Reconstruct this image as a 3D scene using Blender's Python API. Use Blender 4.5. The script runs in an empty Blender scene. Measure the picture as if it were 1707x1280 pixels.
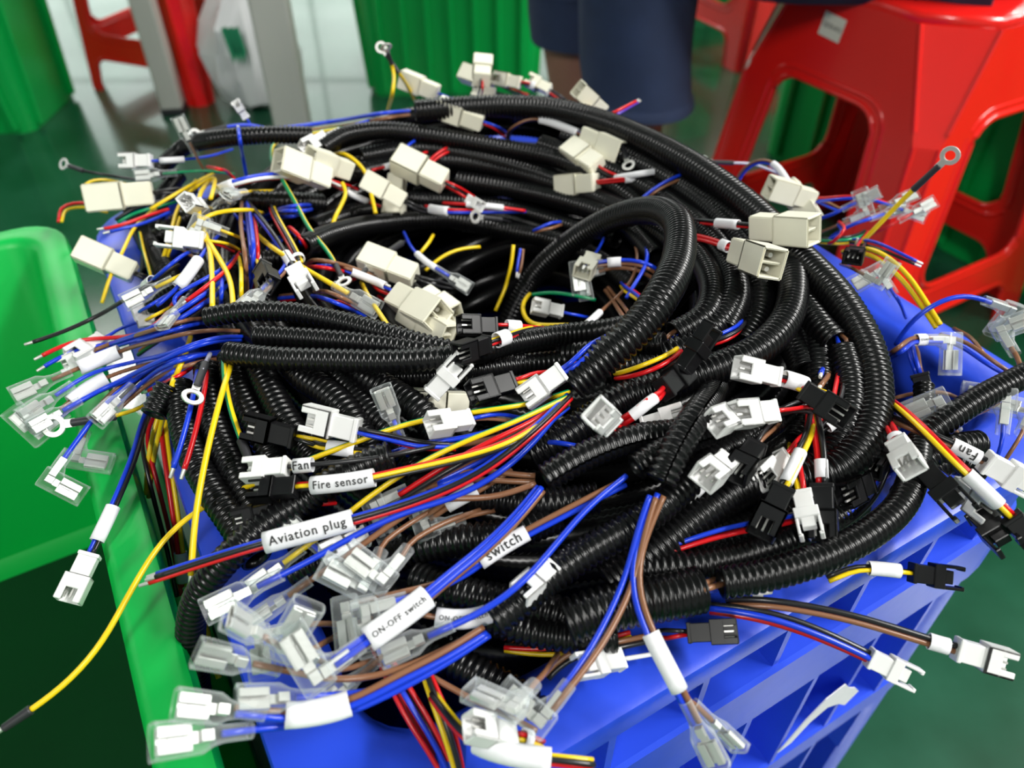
import bpy, bmesh, math, random
import numpy as np
from mathutils import Vector, Matrix
from mathutils.geometry import tessellate_polygon
random.seed(7)
SC = bpy.context.scene
COL = SC.collection
R = math.radians
# ------------------------------------------------------------------ camera
ZR = 0.44                      # height of the crate rims above the floor
HC = 0.27                      # camera above the rims
PITCH, FPX = R(42), 1300.0
CAM = np.array((0.0, 0.0, ZR + HC))
cd = bpy.data.cameras.new('camera'); cam = bpy.data.objects.new('camera', cd); COL.objects.link(cam)
cam.location = CAM; cam.rotation_euler = (math.pi/2 - PITCH, 0, 0)
cd.sensor_width = 36; cd.lens = 36*FPX/1707; cd.clip_start = 0.02
cd.dof.use_dof = True; cd.dof.focus_distance = 0.33; cd.dof.aperture_fstop = 9.0
SC.camera = cam
# ------------------------------------------------------------------ light
wd = bpy.data.worlds.new('world'); SC.world = wd; wd.use_nodes = True
wd.node_tree.nodes['Background'].inputs[0].default_value = (0.85, 0.93, 1.0, 1)
wd.node_tree.nodes['Background'].inputs[1].default_value = 0.5
LAMPS = [(2.3, -.35, 105), (3.0, .75, 95), (-2.6, 3.6, 40), (-0.75, 3.6, 40), (1.1, 3.8, 40), (-.6, -2.0, 60), (3.0, 3.6, 30)]  # the lamp behind the camera is an added frontal fill
for i, (x, y, e) in enumerate(LAMPS):
    ld = bpy.data.lights.new('ceiling_lamp_light', 'AREA'); ld.shape = 'RECTANGLE'; ld.size = 0.28; ld.size_y = 1.25
    ld.energy = e; ld.color = (1.0, 0.985, 0.95)
    lo = bpy.data.objects.new('ceiling_lamp_light', ld); COL.objects.link(lo); lo.location = (x, y, 2.78)
SC.view_settings.view_transform = 'Standard'; SC.view_settings.look = 'None'
SC.view_settings.gamma = 1; SC.view_settings.use_curve_mapping = False
SC.view_settings.exposure = 0.3
SC.cycles.use_denoising = True
SC.cycles.max_bounces = 8; SC.cycles.diffuse_bounces = 3; SC.cycles.glossy_bounces = 3
SC.cycles.transparent_max_bounces = 16; SC.cycles.transmission_bounces = 4
# ------------------------------------------------------------------ from a pixel and a height to a place
cP, sP = math.cos(PITCH), math.sin(PITCH)
def ray(px, py):
    x = (px-853.5)/FPX; y = (640-py)/FPX
    return np.array((x, cP + y*sP, -sP + y*cP))
E1 = np.array((math.cos(R(30)), math.sin(R(30)), 0)); E2 = np.array((-math.sin(R(30)), math.cos(R(30)), 0))
def atz(px, py, h):            # the place on the sight line h metres above the rims
    v = ray(px, py); return CAM + v*((ZR+h-CAM[2])/v[2])
def atd(px, py, d): return CAM + ray(px, py)*d
def world(e1, e2, z): return E1*e1 + E2*e2 + np.array((0, 0, z))
KR = [0, .18, .32, .46, .62, .82, 1.0, 1.15, 9]; KH = [-.062, -.05, -.012, .020, .036, .036, .018, .012, .012]
def mound(p):                  # height of the heap of tubes above the rims
    a = (p[0]*E1[0]+p[1]*E1[1]-.19)/.205; b = (p[0]*E2[0]+p[1]*E2[1]-.358)/.26
    return float(np.interp(math.hypot(a, b), KR, KH))
def ats(px, py, dh):           # the place on the sight line dh metres above the heap
    v = ray(px, py); last = None
    for k in range(400):
        d = .14 + k*.0025; p = CAM + v*d
        g = p[2] - (ZR + mound(p) + dh)
        if g <= 0:
            if last is None: return p
            t = last[1]/(last[1]-g); return CAM + v*(last[0] + t*.0025)
        last = (d, g)
    return CAM + v*.9
# ------------------------------------------------------------------ materials
def mat(name, col, rough=.45, metal=0, spec=.5, bump=None, var=None, sss=0, coat=0, trans=0):
    m = bpy.data.materials.new(name); m.use_nodes = True; nt = m.node_tree; b = nt.nodes['Principled BSDF']
    b.inputs['Base Color'].default_value = (*col, 1); b.inputs['Roughness'].default_value = rough
    b.inputs['Metallic'].default_value = metal; b.inputs['Specular IOR Level'].default_value = spec
    b.inputs['Coat Weight'].default_value = coat
    if sss:
        b.inputs['Subsurface Weight'].default_value = sss; b.inputs['Subsurface Radius'].default_value = (.004, .004, .003); b.inputs['Subsurface Scale'].default_value = 1
    tc = nt.nodes.new('ShaderNodeTexCoord')
    if var:
        amt, sc = var
        n = nt.nodes.new('ShaderNodeTexNoise'); n.inputs['Scale'].default_value = sc; n.inputs['Detail'].default_value = 5
        nt.links.new(tc.outputs['Object'], n.inputs['Vector'])
        mx = nt.nodes.new('ShaderNodeMix'); mx.data_type = 'RGBA'
        mx.inputs[6].default_value = (*[c*(1-amt) for c in col], 1); mx.inputs[7].default_value = (*[min(1, c*(1+amt)) for c in col], 1)
        nt.links.new(n.outputs[0], mx.inputs[0]); nt.links.new(mx.outputs[2], b.inputs['Base Color'])
    if bump:
        st, sc = bump
        n = nt.nodes.new('ShaderNodeTexNoise'); n.inputs['Scale'].default_value = sc; n.inputs['Detail'].default_value = 4
        nt.links.new(tc.outputs['Object'], n.inputs['Vector'])
        bp = nt.nodes.new('ShaderNodeBump'); bp.inputs['Strength'].default_value = st; bp.inputs['Distance'].default_value = .002
        nt.links.new(n.outputs[0], bp.inputs['Height']); nt.links.new(bp.outputs[0], b.inputs['Normal'])
    return m
M = {}
M['tube'] = mat('black_corrugated_plastic', (.0035, .0035, .004), .27, spec=.36)
for k, nm, c in (('r', 'red', (.62, .008, .012)), ('k', 'black', (.012, .012, .014)), ('b', 'blue', (.008, .045, .62)), ('n', 'brown', (.235, .105, .052)),
              ('y', 'yellow', (.86, .60, .008)), ('e', 'grey', (.42, .42, .52)), ('w', 'white', (.75, .75, .75)), ('v', 'violet', (.11, .04, .45)), ('G', 'green', (.0, .27, .10))):
    M[k] = mat(nm+'_wire_insulation', c, .3, var=(.06, 60))
M['white'] = mat('white_nylon', (.80, .80, .79), .38, var=(.03, 90))
M['black'] = mat('black_nylon', (.007, .007, .008), .32, spec=.35, var=(.1, 200))
M['cream'] = mat('cream_nylon', (.82, .80, .66), .4, var=(.05, 70))
M['sleeve'] = mat('white_heat_shrink', (.80, .80, .83), .5, bump=(.1, 300))
M['ink'] = mat('black_ink', (.01, .01, .01), .6)
M['metal'] = mat('tinned_brass', (.74, .73, .70), .46, metal=.8, bump=(.05, 400))
M['shrink'] = mat('dark_heat_shrink', (.02, .02, .024), .5)
M['bluep'] = mat('blue_crate_plastic', (.018, .065, .66), .36, bump=(.08, 90), var=(.12, 14))
M['greenp'] = mat('green_crate_plastic', (.0, .52, .080), .42, bump=(.06, 60), var=(.08, 10))
M['binp'] = mat('green_bin_plastic', (.0, .36, .062), .35, bump=(.05, 40), var=(.08, 8))
M['redp'] = mat('red_stool_plastic', (.80, .012, .008), .22, coat=.2, bump=(.02, 30), var=(.04, 12))
M['post'] = mat('grey_painted_steel', (.50, .50, .46), .4, var=(.03, 20))
M['bag'] = mat('white_plastic_film', (.78, .78, .80), .35, bump=(.4, 40))
M['teal'] = mat('green_print', (.02, .25, .12), .5)
M['paper'] = mat('torn_white_paper', (.80, .80, .84), .6, bump=(.2, 120))
M['sticker'] = mat('cream_sticker', (.72, .68, .55), .5)
M['wall'] = mat('painted_wall', (.42, .45, .43), .7, var=(.03, 2))
M['ceil'] = mat('painted_ceiling', (.45, .46, .45), .8, var=(.02, 2))
M['skin'] = mat('skin', (.30, .15, .10), .5, bump=(.15, 200), var=(.1, 25), sss=.1)
M['denim'] = mat('dark_denim', (.022, .036, .085), .85, bump=(.5, 500), var=(.35, 22))
M['navy'] = mat('navy_cloth', (.010, .013, .030), .9, bump=(.3, 300))
M['hair'] = mat('black_hair', (.01, .008, .007), .5)
M['shoe'] = mat('brown_sandal', (.08, .03, .02), .5)
def translucent(m, c, f):      # thin plastic that lets some light through
    nt = m.node_tree; b = nt.nodes['Principled BSDF']; o = nt.nodes['Material Output']
    t = nt.nodes.new('ShaderNodeBsdfTranslucent'); t.inputs[0].default_value = (*c, 1); mx = nt.nodes.new('ShaderNodeMixShader'); mx.inputs[0].default_value = f
    nt.links.new(b.outputs[0], mx.inputs[1]); nt.links.new(t.outputs[0], mx.inputs[2]); nt.links.new(mx.outputs[0], o.inputs[0])
translucent(M['greenp'], (.01, .7, .12), .15)
def clear_mat():
    m = bpy.data.materials.new('clear_vinyl'); m.use_nodes = True; nt = m.node_tree; nt.nodes.clear()
    o = nt.nodes.new('ShaderNodeOutputMaterial'); t = nt.nodes.new('ShaderNodeBsdfTransparent'); t.inputs[0].default_value = (.95, .97, .97, 1)
    p = nt.nodes.new('ShaderNodeBsdfPrincipled'); p.inputs['Base Color'].default_value = (.80, .83, .84, 1); p.inputs['Roughness'].default_value = .12
    lw = nt.nodes.new('ShaderNodeLayerWeight'); lw.inputs[0].default_value = .45
    mr = nt.nodes.new('ShaderNodeMapRange'); mr.inputs[3].default_value = .03; mr.inputs[4].default_value = .55
    mx = nt.nodes.new('ShaderNodeMixShader')
    nt.links.new(lw.outputs['Facing'], mr.inputs[0]); nt.links.new(mr.outputs[0], mx.inputs[0])
    nt.links.new(t.outputs[0], mx.inputs[1]); nt.links.new(p.outputs[0], mx.inputs[2]); nt.links.new(mx.outputs[0], o.inputs[0])
    return m
M['clear'] = clear_mat()
def floor_mat():
    m = mat('dark_green_epoxy', (.010, .085, .040), .14, coat=.3); nt = m.node_tree; b = nt.nodes['Principled BSDF']
    tc = nt.nodes['Texture Coordinate']
    n = nt.nodes.new('ShaderNodeTexNoise'); n.inputs['Scale'].default_value = 9; n.inputs['Detail'].default_value = 8
    cr = nt.nodes.new('ShaderNodeValToRGB'); cr.color_ramp.elements[0].position = .3; cr.color_ramp.elements[1].position = .75
    cr.color_ramp.elements[0].color = (.005, .050, .022, 1); cr.color_ramp.elements[1].color = (.016, .092, .050, 1)
    nt.links.new(tc.outputs['Object'], n.inputs['Vector']); nt.links.new(n.outputs[0], cr.inputs[0]); nt.links.new(cr.outputs[0], b.inputs['Base Color'])
    n2 = nt.nodes.new('ShaderNodeTexNoise'); n2.inputs['Scale'].default_value = 3; n2.inputs['Detail'].default_value = 6
    mr = nt.nodes.new('ShaderNodeMapRange'); mr.inputs[3].default_value = .12; mr.inputs[4].default_value = .34
    nt.links.new(tc.outputs['Object'], n2.inputs['Vector']); nt.links.new(n2.outputs[0], mr.inputs[0]); nt.links.new(mr.outputs[0], b.inputs['Roughness'])
    return m
M['floor'] = floor_mat()
def emis(name, c, s):
    m = bpy.data.materials.new(name); m.use_nodes = True; nt = m.node_tree; b = nt.nodes['Principled BSDF']
    b.inputs['Base Color'].default_value = (*c, 1); b.inputs['Emission Color'].default_value = (*c, 1); b.inputs['Emission Strength'].default_value = s
    return m
M['sky'] = emis('daylit_window_glass', (.90, 1.0, .95), 1.9)
M['sidesky'] = emis('side_window_glass', (.95, 1.0, .98), .9)  # glow of the added fill panes on the unseen left wall
M['mat'] = mat('dark_green_rubber', (.002, .042, .012), .55, spec=.25, var=(.25, 9), bump=(.1, 60))  # shade of the crate bottom put into a near-black green
M['lampon'] = emis('lamp_diffuser', (1, .98, .95), 2.5)
# ------------------------------------------------------------------ mesh helpers
class MB:
    def __init__(s): s.v = []; s.f = []
    def add(s, vs, fs):
        o = len(s.v); s.v += [tuple(map(float, p)) for p in vs]; s.f += [tuple(i+o for i in f) for f in fs]; return s
    def box(s, x0, x1, y0, y1, z0, z1):
        return s.add([(x0,y0,z0),(x1,y0,z0),(x1,y1,z0),(x0,y1,z0),(x0,y0,z1),(x1,y0,z1),(x1,y1,z1),(x0,y1,z1)],
                     [(0,3,2,1),(4,5,6,7),(0,1,5,4),(1,2,6,5),(2,3,7,6),(3,0,4,7)])
    def cyl(s, p0, p1, r0, r1=None, n=10, caps=True):
        r1 = r0 if r1 is None else r1
        p0 = Vector(p0); p1 = Vector(p1); a = (p1-p0).normalized(); u = a.orthogonal().normalized(); w = a.cross(u)
        vs = [p0+(u*math.cos(2*math.pi*i/n)+w*math.sin(2*math.pi*i/n))*r0 for i in range(n)] + [p1+(u*math.cos(2*math.pi*i/n)+w*math.sin(2*math.pi*i/n))*r1 for i in range(n)]
        fs = [(i, (i+1) % n, n+(i+1) % n, n+i) for i in range(n)]
        if caps: fs += [tuple(range(n-1, -1, -1)), tuple(range(n, 2*n))]
        return s.add(vs, fs)
    def prism(s, out, h, fn=lambda x, y, z: (x, y, z)):   # outline in x, y, height 0..h
        n = len(out); vs = [fn(x, y, 0) for x, y in out] + [fn(x, y, h) for x, y in out]
        return s.add(vs, [tuple(range(n-1, -1, -1)), tuple(range(n, 2*n))] + [(i, (i+1) % n, n+(i+1) % n, n+i) for i in range(n)])
    def loft(s, secs, closed=True, cap0=False, cap1=False):
        n = len(secs[0]); vs = [p for q in secs for p in q]; fs = []
        for k in range(len(secs)-1):
            for i in range(n if closed else n-1):
                j = (i+1) % n; fs.append((k*n+i, k*n+j, (k+1)*n+j, (k+1)*n+i))
        if cap0: fs.append(tuple(range(n-1, -1, -1)))
        if cap1: fs.append(tuple((len(secs)-1)*n+i for i in range(n)))
        return s.add(vs, fs)
    def mesh(s, name, material, bevel=0, smooth=False, seg=1, angle=35):
        me = bpy.data.meshes.new(name); me.from_pydata(s.v, [], s.f)
        bm = bmesh.new(); bm.from_mesh(me); bmesh.ops.recalc_face_normals(bm, faces=bm.faces)
        if bevel:
            es = [e for e in bm.edges if len(e.link_faces) == 2 and e.calc_face_angle(0) > R(30)]
            bmesh.ops.bevel(bm, geom=es, offset=bevel, segments=seg, affect='EDGES', clamp_overlap=True)
        bm.to_mesh(me); bm.free()
        if isinstance(material, list):
            for q in material: me.materials.append(q)
        else: me.materials.append(material)
        if smooth:
            me.shade_smooth()
            try: me.set_sharp_from_angle(angle=R(angle))
            except Exception: pass
        return me
def link(name, me, parent=None, mx=None):
    o = bpy.data.objects.new(name, me); COL.objects.link(o)
    if parent is not None: o.parent = parent
    if mx is not None: o.matrix_local = mx
    return o
def obj(name, mb, material, parent=None, bevel=0, smooth=False, seg=1, angle=35):
    return link(name, mb.mesh(name, material, bevel, smooth, seg, angle), parent)
def tag(o, label, cat, group=None):
    o['label'] = label; o['category'] = cat
    if group: o['group'] = group
    return o
def thing(name, label, cat, loc=(0, 0, 0), rz=0, group=None):
    o = bpy.data.objects.new(name, None); COL.objects.link(o); o.location = loc; o.rotation_euler = (0, 0, rz); o.empty_display_size = .02
    return tag(o, label, cat, group)
def struct(o): o['kind'] = 'structure'; return o
def catmull(P, per=14):
    P = np.array(P, float)
    if len(P) == 2: return np.linspace(P[0], P[1], per+1)
    Q = np.vstack((2*P[0]-P[1], P, 2*P[-1]-P[-2])); out = []
    for i in range(1, len(Q)-2):
        p0, p1, p2, p3 = Q[i-1:i+3]
        d1, d2, d3 = (max(np.linalg.norm(b-a), 1e-6)**.5 for a, b in ((p0, p1), (p1, p2), (p2, p3)))
        m1 = (p2-p1) + d2*((p1-p0)/d1 - (p2-p0)/(d1+d2)); m2 = (p2-p1) + d2*((p3-p2)/d3 - (p3-p1)/(d2+d3))
        t = np.linspace(0, 1, per, endpoint=False)[:, None]
        out.append((2*t**3-3*t**2+1)*p1 + (t**3-2*t**2+t)*m1 + (-2*t**3+3*t**2)*p2 + (t**3-t**2)*m2)
    return np.vstack(out + [P[-1:]])
def resample(D, step, n=None):
    s = np.concatenate(([0], np.cumsum(np.linalg.norm(np.diff(D, axis=0), axis=1))))
    n = n or max(2, int(round(s[-1]/step))+1)
    t = np.linspace(0, s[-1], n); return np.stack([np.interp(t, s, D[:, i]) for i in range(3)], 1), s[-1]
def frames(P):
    T = np.gradient(P, axis=0); T /= np.maximum(np.linalg.norm(T, axis=1), 1e-9)[:, None]
    N = np.zeros_like(P); c = CAM-P[0]; n = c - T[0]*c.dot(T[0])
    if np.linalg.norm(n) < 1e-4: n = np.cross(T[0], (1, 0, 0))
    n /= np.linalg.norm(n); N[0] = n
    for i in range(1, len(P)):
        n = n - T[i]*n.dot(T[i]); n /= np.linalg.norm(n); N[i] = n
    return T, N, np.cross(T, N)
def sweep(P, N, B, ra, rb, sides, phase=0, gap=0):
    if gap: a = np.linspace(gap/2, 2*math.pi-gap/2, sides)
    else: a = np.arange(sides)*2*math.pi/sides
    a = a[None, :] + (phase if np.ndim(phase) == 0 else np.asarray(phase)[:, None])
    V = P[:, None, :] + (np.cos(a)*np.asarray(ra)[:, None])[..., None]*N[:, None, :] + (np.sin(a)*np.asarray(rb)[:, None])[..., None]*B[:, None, :]
    k = len(P); i = np.arange(k-1)[:, None]*sides; j = np.arange(sides-1 if gap else sides)[None, :]; jn = (j+1) % sides
    F = np.stack((i+j, i+jn, i+sides+jn, i+sides+j), -1).reshape(-1, 4)
    return V.reshape(-1, 3), F
def npmesh(name, V, F, mats, idx=None, smooth=True, caps=()):
    me = bpy.data.meshes.new(name); me.from_pydata(V.tolist(), [], F.tolist() + [list(c) for c in caps])
    for m in (mats if isinstance(mats, list) else [mats]): me.materials.append(m)
    if idx is not None: me.polygons.foreach_set('material_index', np.concatenate((idx, np.zeros(len(caps), int))).astype(np.int32))
    if smooth: me.shade_smooth()
    return me
# ------------------------------------------------------------------ the room
def slab(name, *a, m): return struct(obj(name, MB().box(*a), m))
slab('floor', -5.2, 5.2, -4.2, 7.2, -.1, 0, m=M['floor'])
slab('ceiling', -5.2, 5.2, -4.2, 7.2, 3.1, 3.2, m=M['ceil'])
slab('wall_left', -5.2, -5, -4.2, 7.2, 0, 3.1, m=M['wall'])
slab('wall_right', 5, 5.2, -4.2, 7.2, 0, 3.1, m=M['wall'])
slab('wall_back', -5, 5, -4.2, -4, 0, 3.1, m=M['wall'])
slab('wall_front', -5, 5, 7, 7.2, 0, 3.1, m=M['wall'])
for i, (x0, x1) in enumerate(((-4.7, -2.7), (-2.2, -1.15), (.2, 1.9), (2.5, 4.3))):
    w = struct(obj('window_%d' % (i+1), MB().box(x0, x1, 6.965, 6.985, .95, 2.75), M['sky']))
    f = MB()
    for q in ((x0-.05, x1+.05, .9, .96), (x0-.05, x1+.05, 2.74, 2.8), (x0-.05, x0+.01, .9, 2.8), (x1-.01, x1+.05, .9, 2.8), ((x0+x1)/2-.02, (x0+x1)/2+.02, .95, 2.75), (x0, x1, 1.9, 1.94)):
        f.box(q[0], q[1], 6.93, 7.0, q[2], q[3])
    obj('window_frame', f, M['wall'], w, .005)
for i, (y0, y1) in enumerate(((-2.6, -.4), (.4, 2.6), (3.4, 5.6))):  # added glowing windows, soft fill for the stool's left face
    w = struct(obj('window_%d' % (i+5), MB().box(-4.985, -4.965, y0, y1, .95, 2.75), M['sidesky'])); f = MB()
    for q in ((y0-.05, y1+.05, .9, .96), (y0-.05, y1+.05, 2.74, 2.8), (y0-.05, y0+.01, .9, 2.8), (y1-.01, y1+.05, .9, 2.8), ((y0+y1)/2-.02, (y0+y1)/2+.02, .95, 2.75), (y0, y1, 1.9, 1.94)): f.box(-5, -4.93, q[0], q[1], q[2], q[3])
    obj('window_frame', f, M['wall'], w, .005)
for i, (x, y, _e) in enumerate(LAMPS):  # battens for all lamps, the added fill behind the camera included
    t = thing('ceiling_lamp', 'long white fluorescent batten hung under the ceiling', 'lamp', (x, y, 2.8), 0, 'fluorescent battens under the ceiling')
    obj('housing', MB().box(-.16, .16, -.66, .66, 0, .05), M['wall'], t, .005)
    for s in (-.1, .1): obj('hanger', MB().cyl((0, s*5, .05), (0, s*5, .3), .004), M['wall'], t)
# ------------------------------------------------------------------ crates
def rrect(W, L, ins, z, r, n=6):
    r = max(r-ins*.6, .008); o = []
    for cx, cy, a0 in ((W-ins-r, ins+r, -90), (W-ins-r, L-ins-r, 0), (ins+r, L-ins-r, 90), (ins+r, ins+r, 180)):
        for k in range(n+1):
            a = R(a0+90*k/n); o.append((cx+r*math.cos(a), cy+r*math.sin(a), z))
    return o
def crate(name, label, m, e1, e2, W, L, H, rim, r=.045, bands=True, taper=.022, grp=None, z0=0):
    p = world(e1, e2, z0); t = thing(name, label, 'crate', p, R(30), grp)
    b = rim+taper
    secs = [rrect(W, L, b+.001, 0, r), rrect(W, L, rim+.003, H-.014, r), rrect(W, L, rim+.001, H-.012, r), rrect(W, L, .0, H-.014, r), rrect(W, L, .0, H-.004, r), rrect(W, L, .001, H-.0012, r), rrect(W, L, .004, H, r),
            rrect(W, L, rim-.003, H, r), rrect(W, L, rim, H-.001, r), rrect(W, L, rim+.003, H-.005, r), rrect(W, L, b+.004, .012, r), rrect(W, L, b+.014, .006, r)]
    obj('tub', MB().loft(secs, cap0=True, cap1=True), m, t, smooth=True, angle=40)
    if bands:
        for z0, z1, ins in ((H-.10, H-.055, .001), (H-.24, H-.215, .003)):
            obj('flange', MB().loft([rrect(W, L, rim+.006, z0, r), rrect(W, L, ins, z0, r), rrect(W, L, ins, z1-.002, r), rrect(W, L, ins+.002, z1, r), rrect(W, L, rim+.006, z1, r)]), m, t, smooth=True, angle=40)
        g = MB().box(0, .0035, -.0265, 0, H-.30, H-.012).mesh('gusset', m)
        nx = int(W/.047); ny = int(L/.047)
        for k in range(1, nx):
            x = .02+(W-.04)*k/nx
            link('gusset', g, t, Matrix.Translation((x, .03, 0))); link('gusset', g, t, Matrix.Translation((x, L-.0035, 0)))
        for k in range(1, ny):
            y = .02+(L-.04)*k/ny
            link('gusset', g, t, Matrix.Translation((.03, y, 0)) @ Matrix.Rotation(-math.pi/2, 4, 'Z')); link('gusset', g, t, Matrix.Translation((W-.03, y, 0)) @ Matrix.Rotation(math.pi/2, 4, 'Z'))
        for cx, cy, a in ((r, r, 180), (W-r, r, 270), (W-r, L-r, 0), (r, L-r, 90)):
            q = [(cx+(r-.004)*math.cos(R(a+d)), cy+(r-.004)*math.sin(R(a+d))) for d in range(-20, 111, 10)] + [(cx+.016*math.cos(R(a+d)), cy+.016*math.sin(R(a+d))) for d in range(110, -21, -26)]
            obj('corner_post', MB().prism(q, H-.014), m, t, smooth=True)
    return t
blue_crate = crate('plastic_crate', 'blue plastic crate heaped with black corrugated tubes and wire ends', M['bluep'], -.016, .089, .406, .468, ZR, .030)
crate('plastic_crate', 'empty bright green plastic crate standing left of the blue crate', M['greenp'], -.031-.41, -.06, .41, .626, .252, .0175, r=.03, bands=False, taper=.03, z0=ZR-.254)
mt = obj('bin_mat', MB().prism([q[:2] for q in rrect(.41, .612, .058, 0, .03)], .003), M['mat']); mt.location = world(-.441, -.06, ZR-.2465); mt.rotation_euler = (0, 0, R(30))  # added dark sheet that stands in for the shade on the crate bottom
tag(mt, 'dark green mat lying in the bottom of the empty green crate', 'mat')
crate('plastic_crate', 'lower green plastic crate that carries the empty green crate', M['greenp'], -.031-.41, -.06, .41, .612, .28, .0175, r=.03, bands=False, taper=.006)
# torn paper left on the outside of the blue crate
pp = [(-.004, -.012), (.008, .014), (.020, .030), (.034, .034), (.042, .022), (.050, .014), (.058, .002), (.050, -.008), (.040, .004), (.028, .012), (.016, .006), (.006, -.010)]
po = obj('torn_label', MB().prism(pp, .0006, lambda x, y, z: (x, -z, y)), M['paper']); po.location = world(.237, .0918, ZR-.186); po.rotation_euler = (R(0), 0, R(30))
tag(po, 'torn remnant of a white paper label stuck to the blue crate side', 'label')
# ------------------------------------------------------------------ green ribbed bins behind
def bin_(label, x, y, rz, W, L, H, rib=.05, grp='green ribbed bins on the floor', tp=.03):
    t = thing('ribbed_bin', label, 'bin', (x, y, 0), R(rz), grp)
    def ring(ins, z): return [(px-W/2, py, pz) for px, py, pz in rrect(W, L, ins, z, .06)]
    obj('tub', MB().loft([ring(.02+tp, 0), ring(.02, H-.03), ring(-.005, H-.03), ring(-.005, H), ring(.015, H), ring(.023, H-.03), ring(.025+tp, .01)], cap0=True, cap1=True), M['binp'], t, smooth=True, angle=40)
    sl = math.atan2(tp, H-.03); b = .02+tp
    g = MB().box(-.006, .006, -.012, .006, .01, H-.03).mesh('rib', M['binp'], .003)
    n = int((W-.16)/rib)
    for k in range(n+1):
        xx = -W/2+.08+(W-.16)*k/n
        link('rib', g, t, Matrix.Translation((xx, b, 0)) @ Matrix.Rotation(sl, 4, 'X')); link('rib', g, t, Matrix.Translation((xx, L-b, 0)) @ Matrix.Rotation(math.pi, 4, 'Z') @ Matrix.Rotation(sl, 4, 'X'))
    n = int((L-.16)/rib)
    for k in range(n+1):
        yy = .08+(L-.16)*k/n
        link('rib', g, t, Matrix.Translation((-W/2+b, yy, 0)) @ Matrix.Rotation(-math.pi/2, 4, 'Z') @ Matrix.Rotation(sl, 4, 'X')); link('rib', g, t, Matrix.Translation((W/2-b, yy, 0)) @ Matrix.Rotation(math.pi/2, 4, 'Z') @ Matrix.Rotation(sl, 4, 'X'))
    return t
bin_('green ribbed bin on the floor behind the heap, left of the seated person', -.13, 1.74, 4, .47, .40, .50, .045)
bin_('dark green ribbed bin in the far left corner beside the bright floor strip', -1.262, 1.53, 0, .60, .32, .50, .10)
q = world(1.165, .58, 0); bin_('green ribbed bin directly behind the large red stool', q[0], q[1], 30-90, 1.0, .40, .52, .075, tp=.006)
bin_('green ribbed bin far behind the seated person', .72, 2.45, 0, .7, .42, .5, .07)
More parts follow.
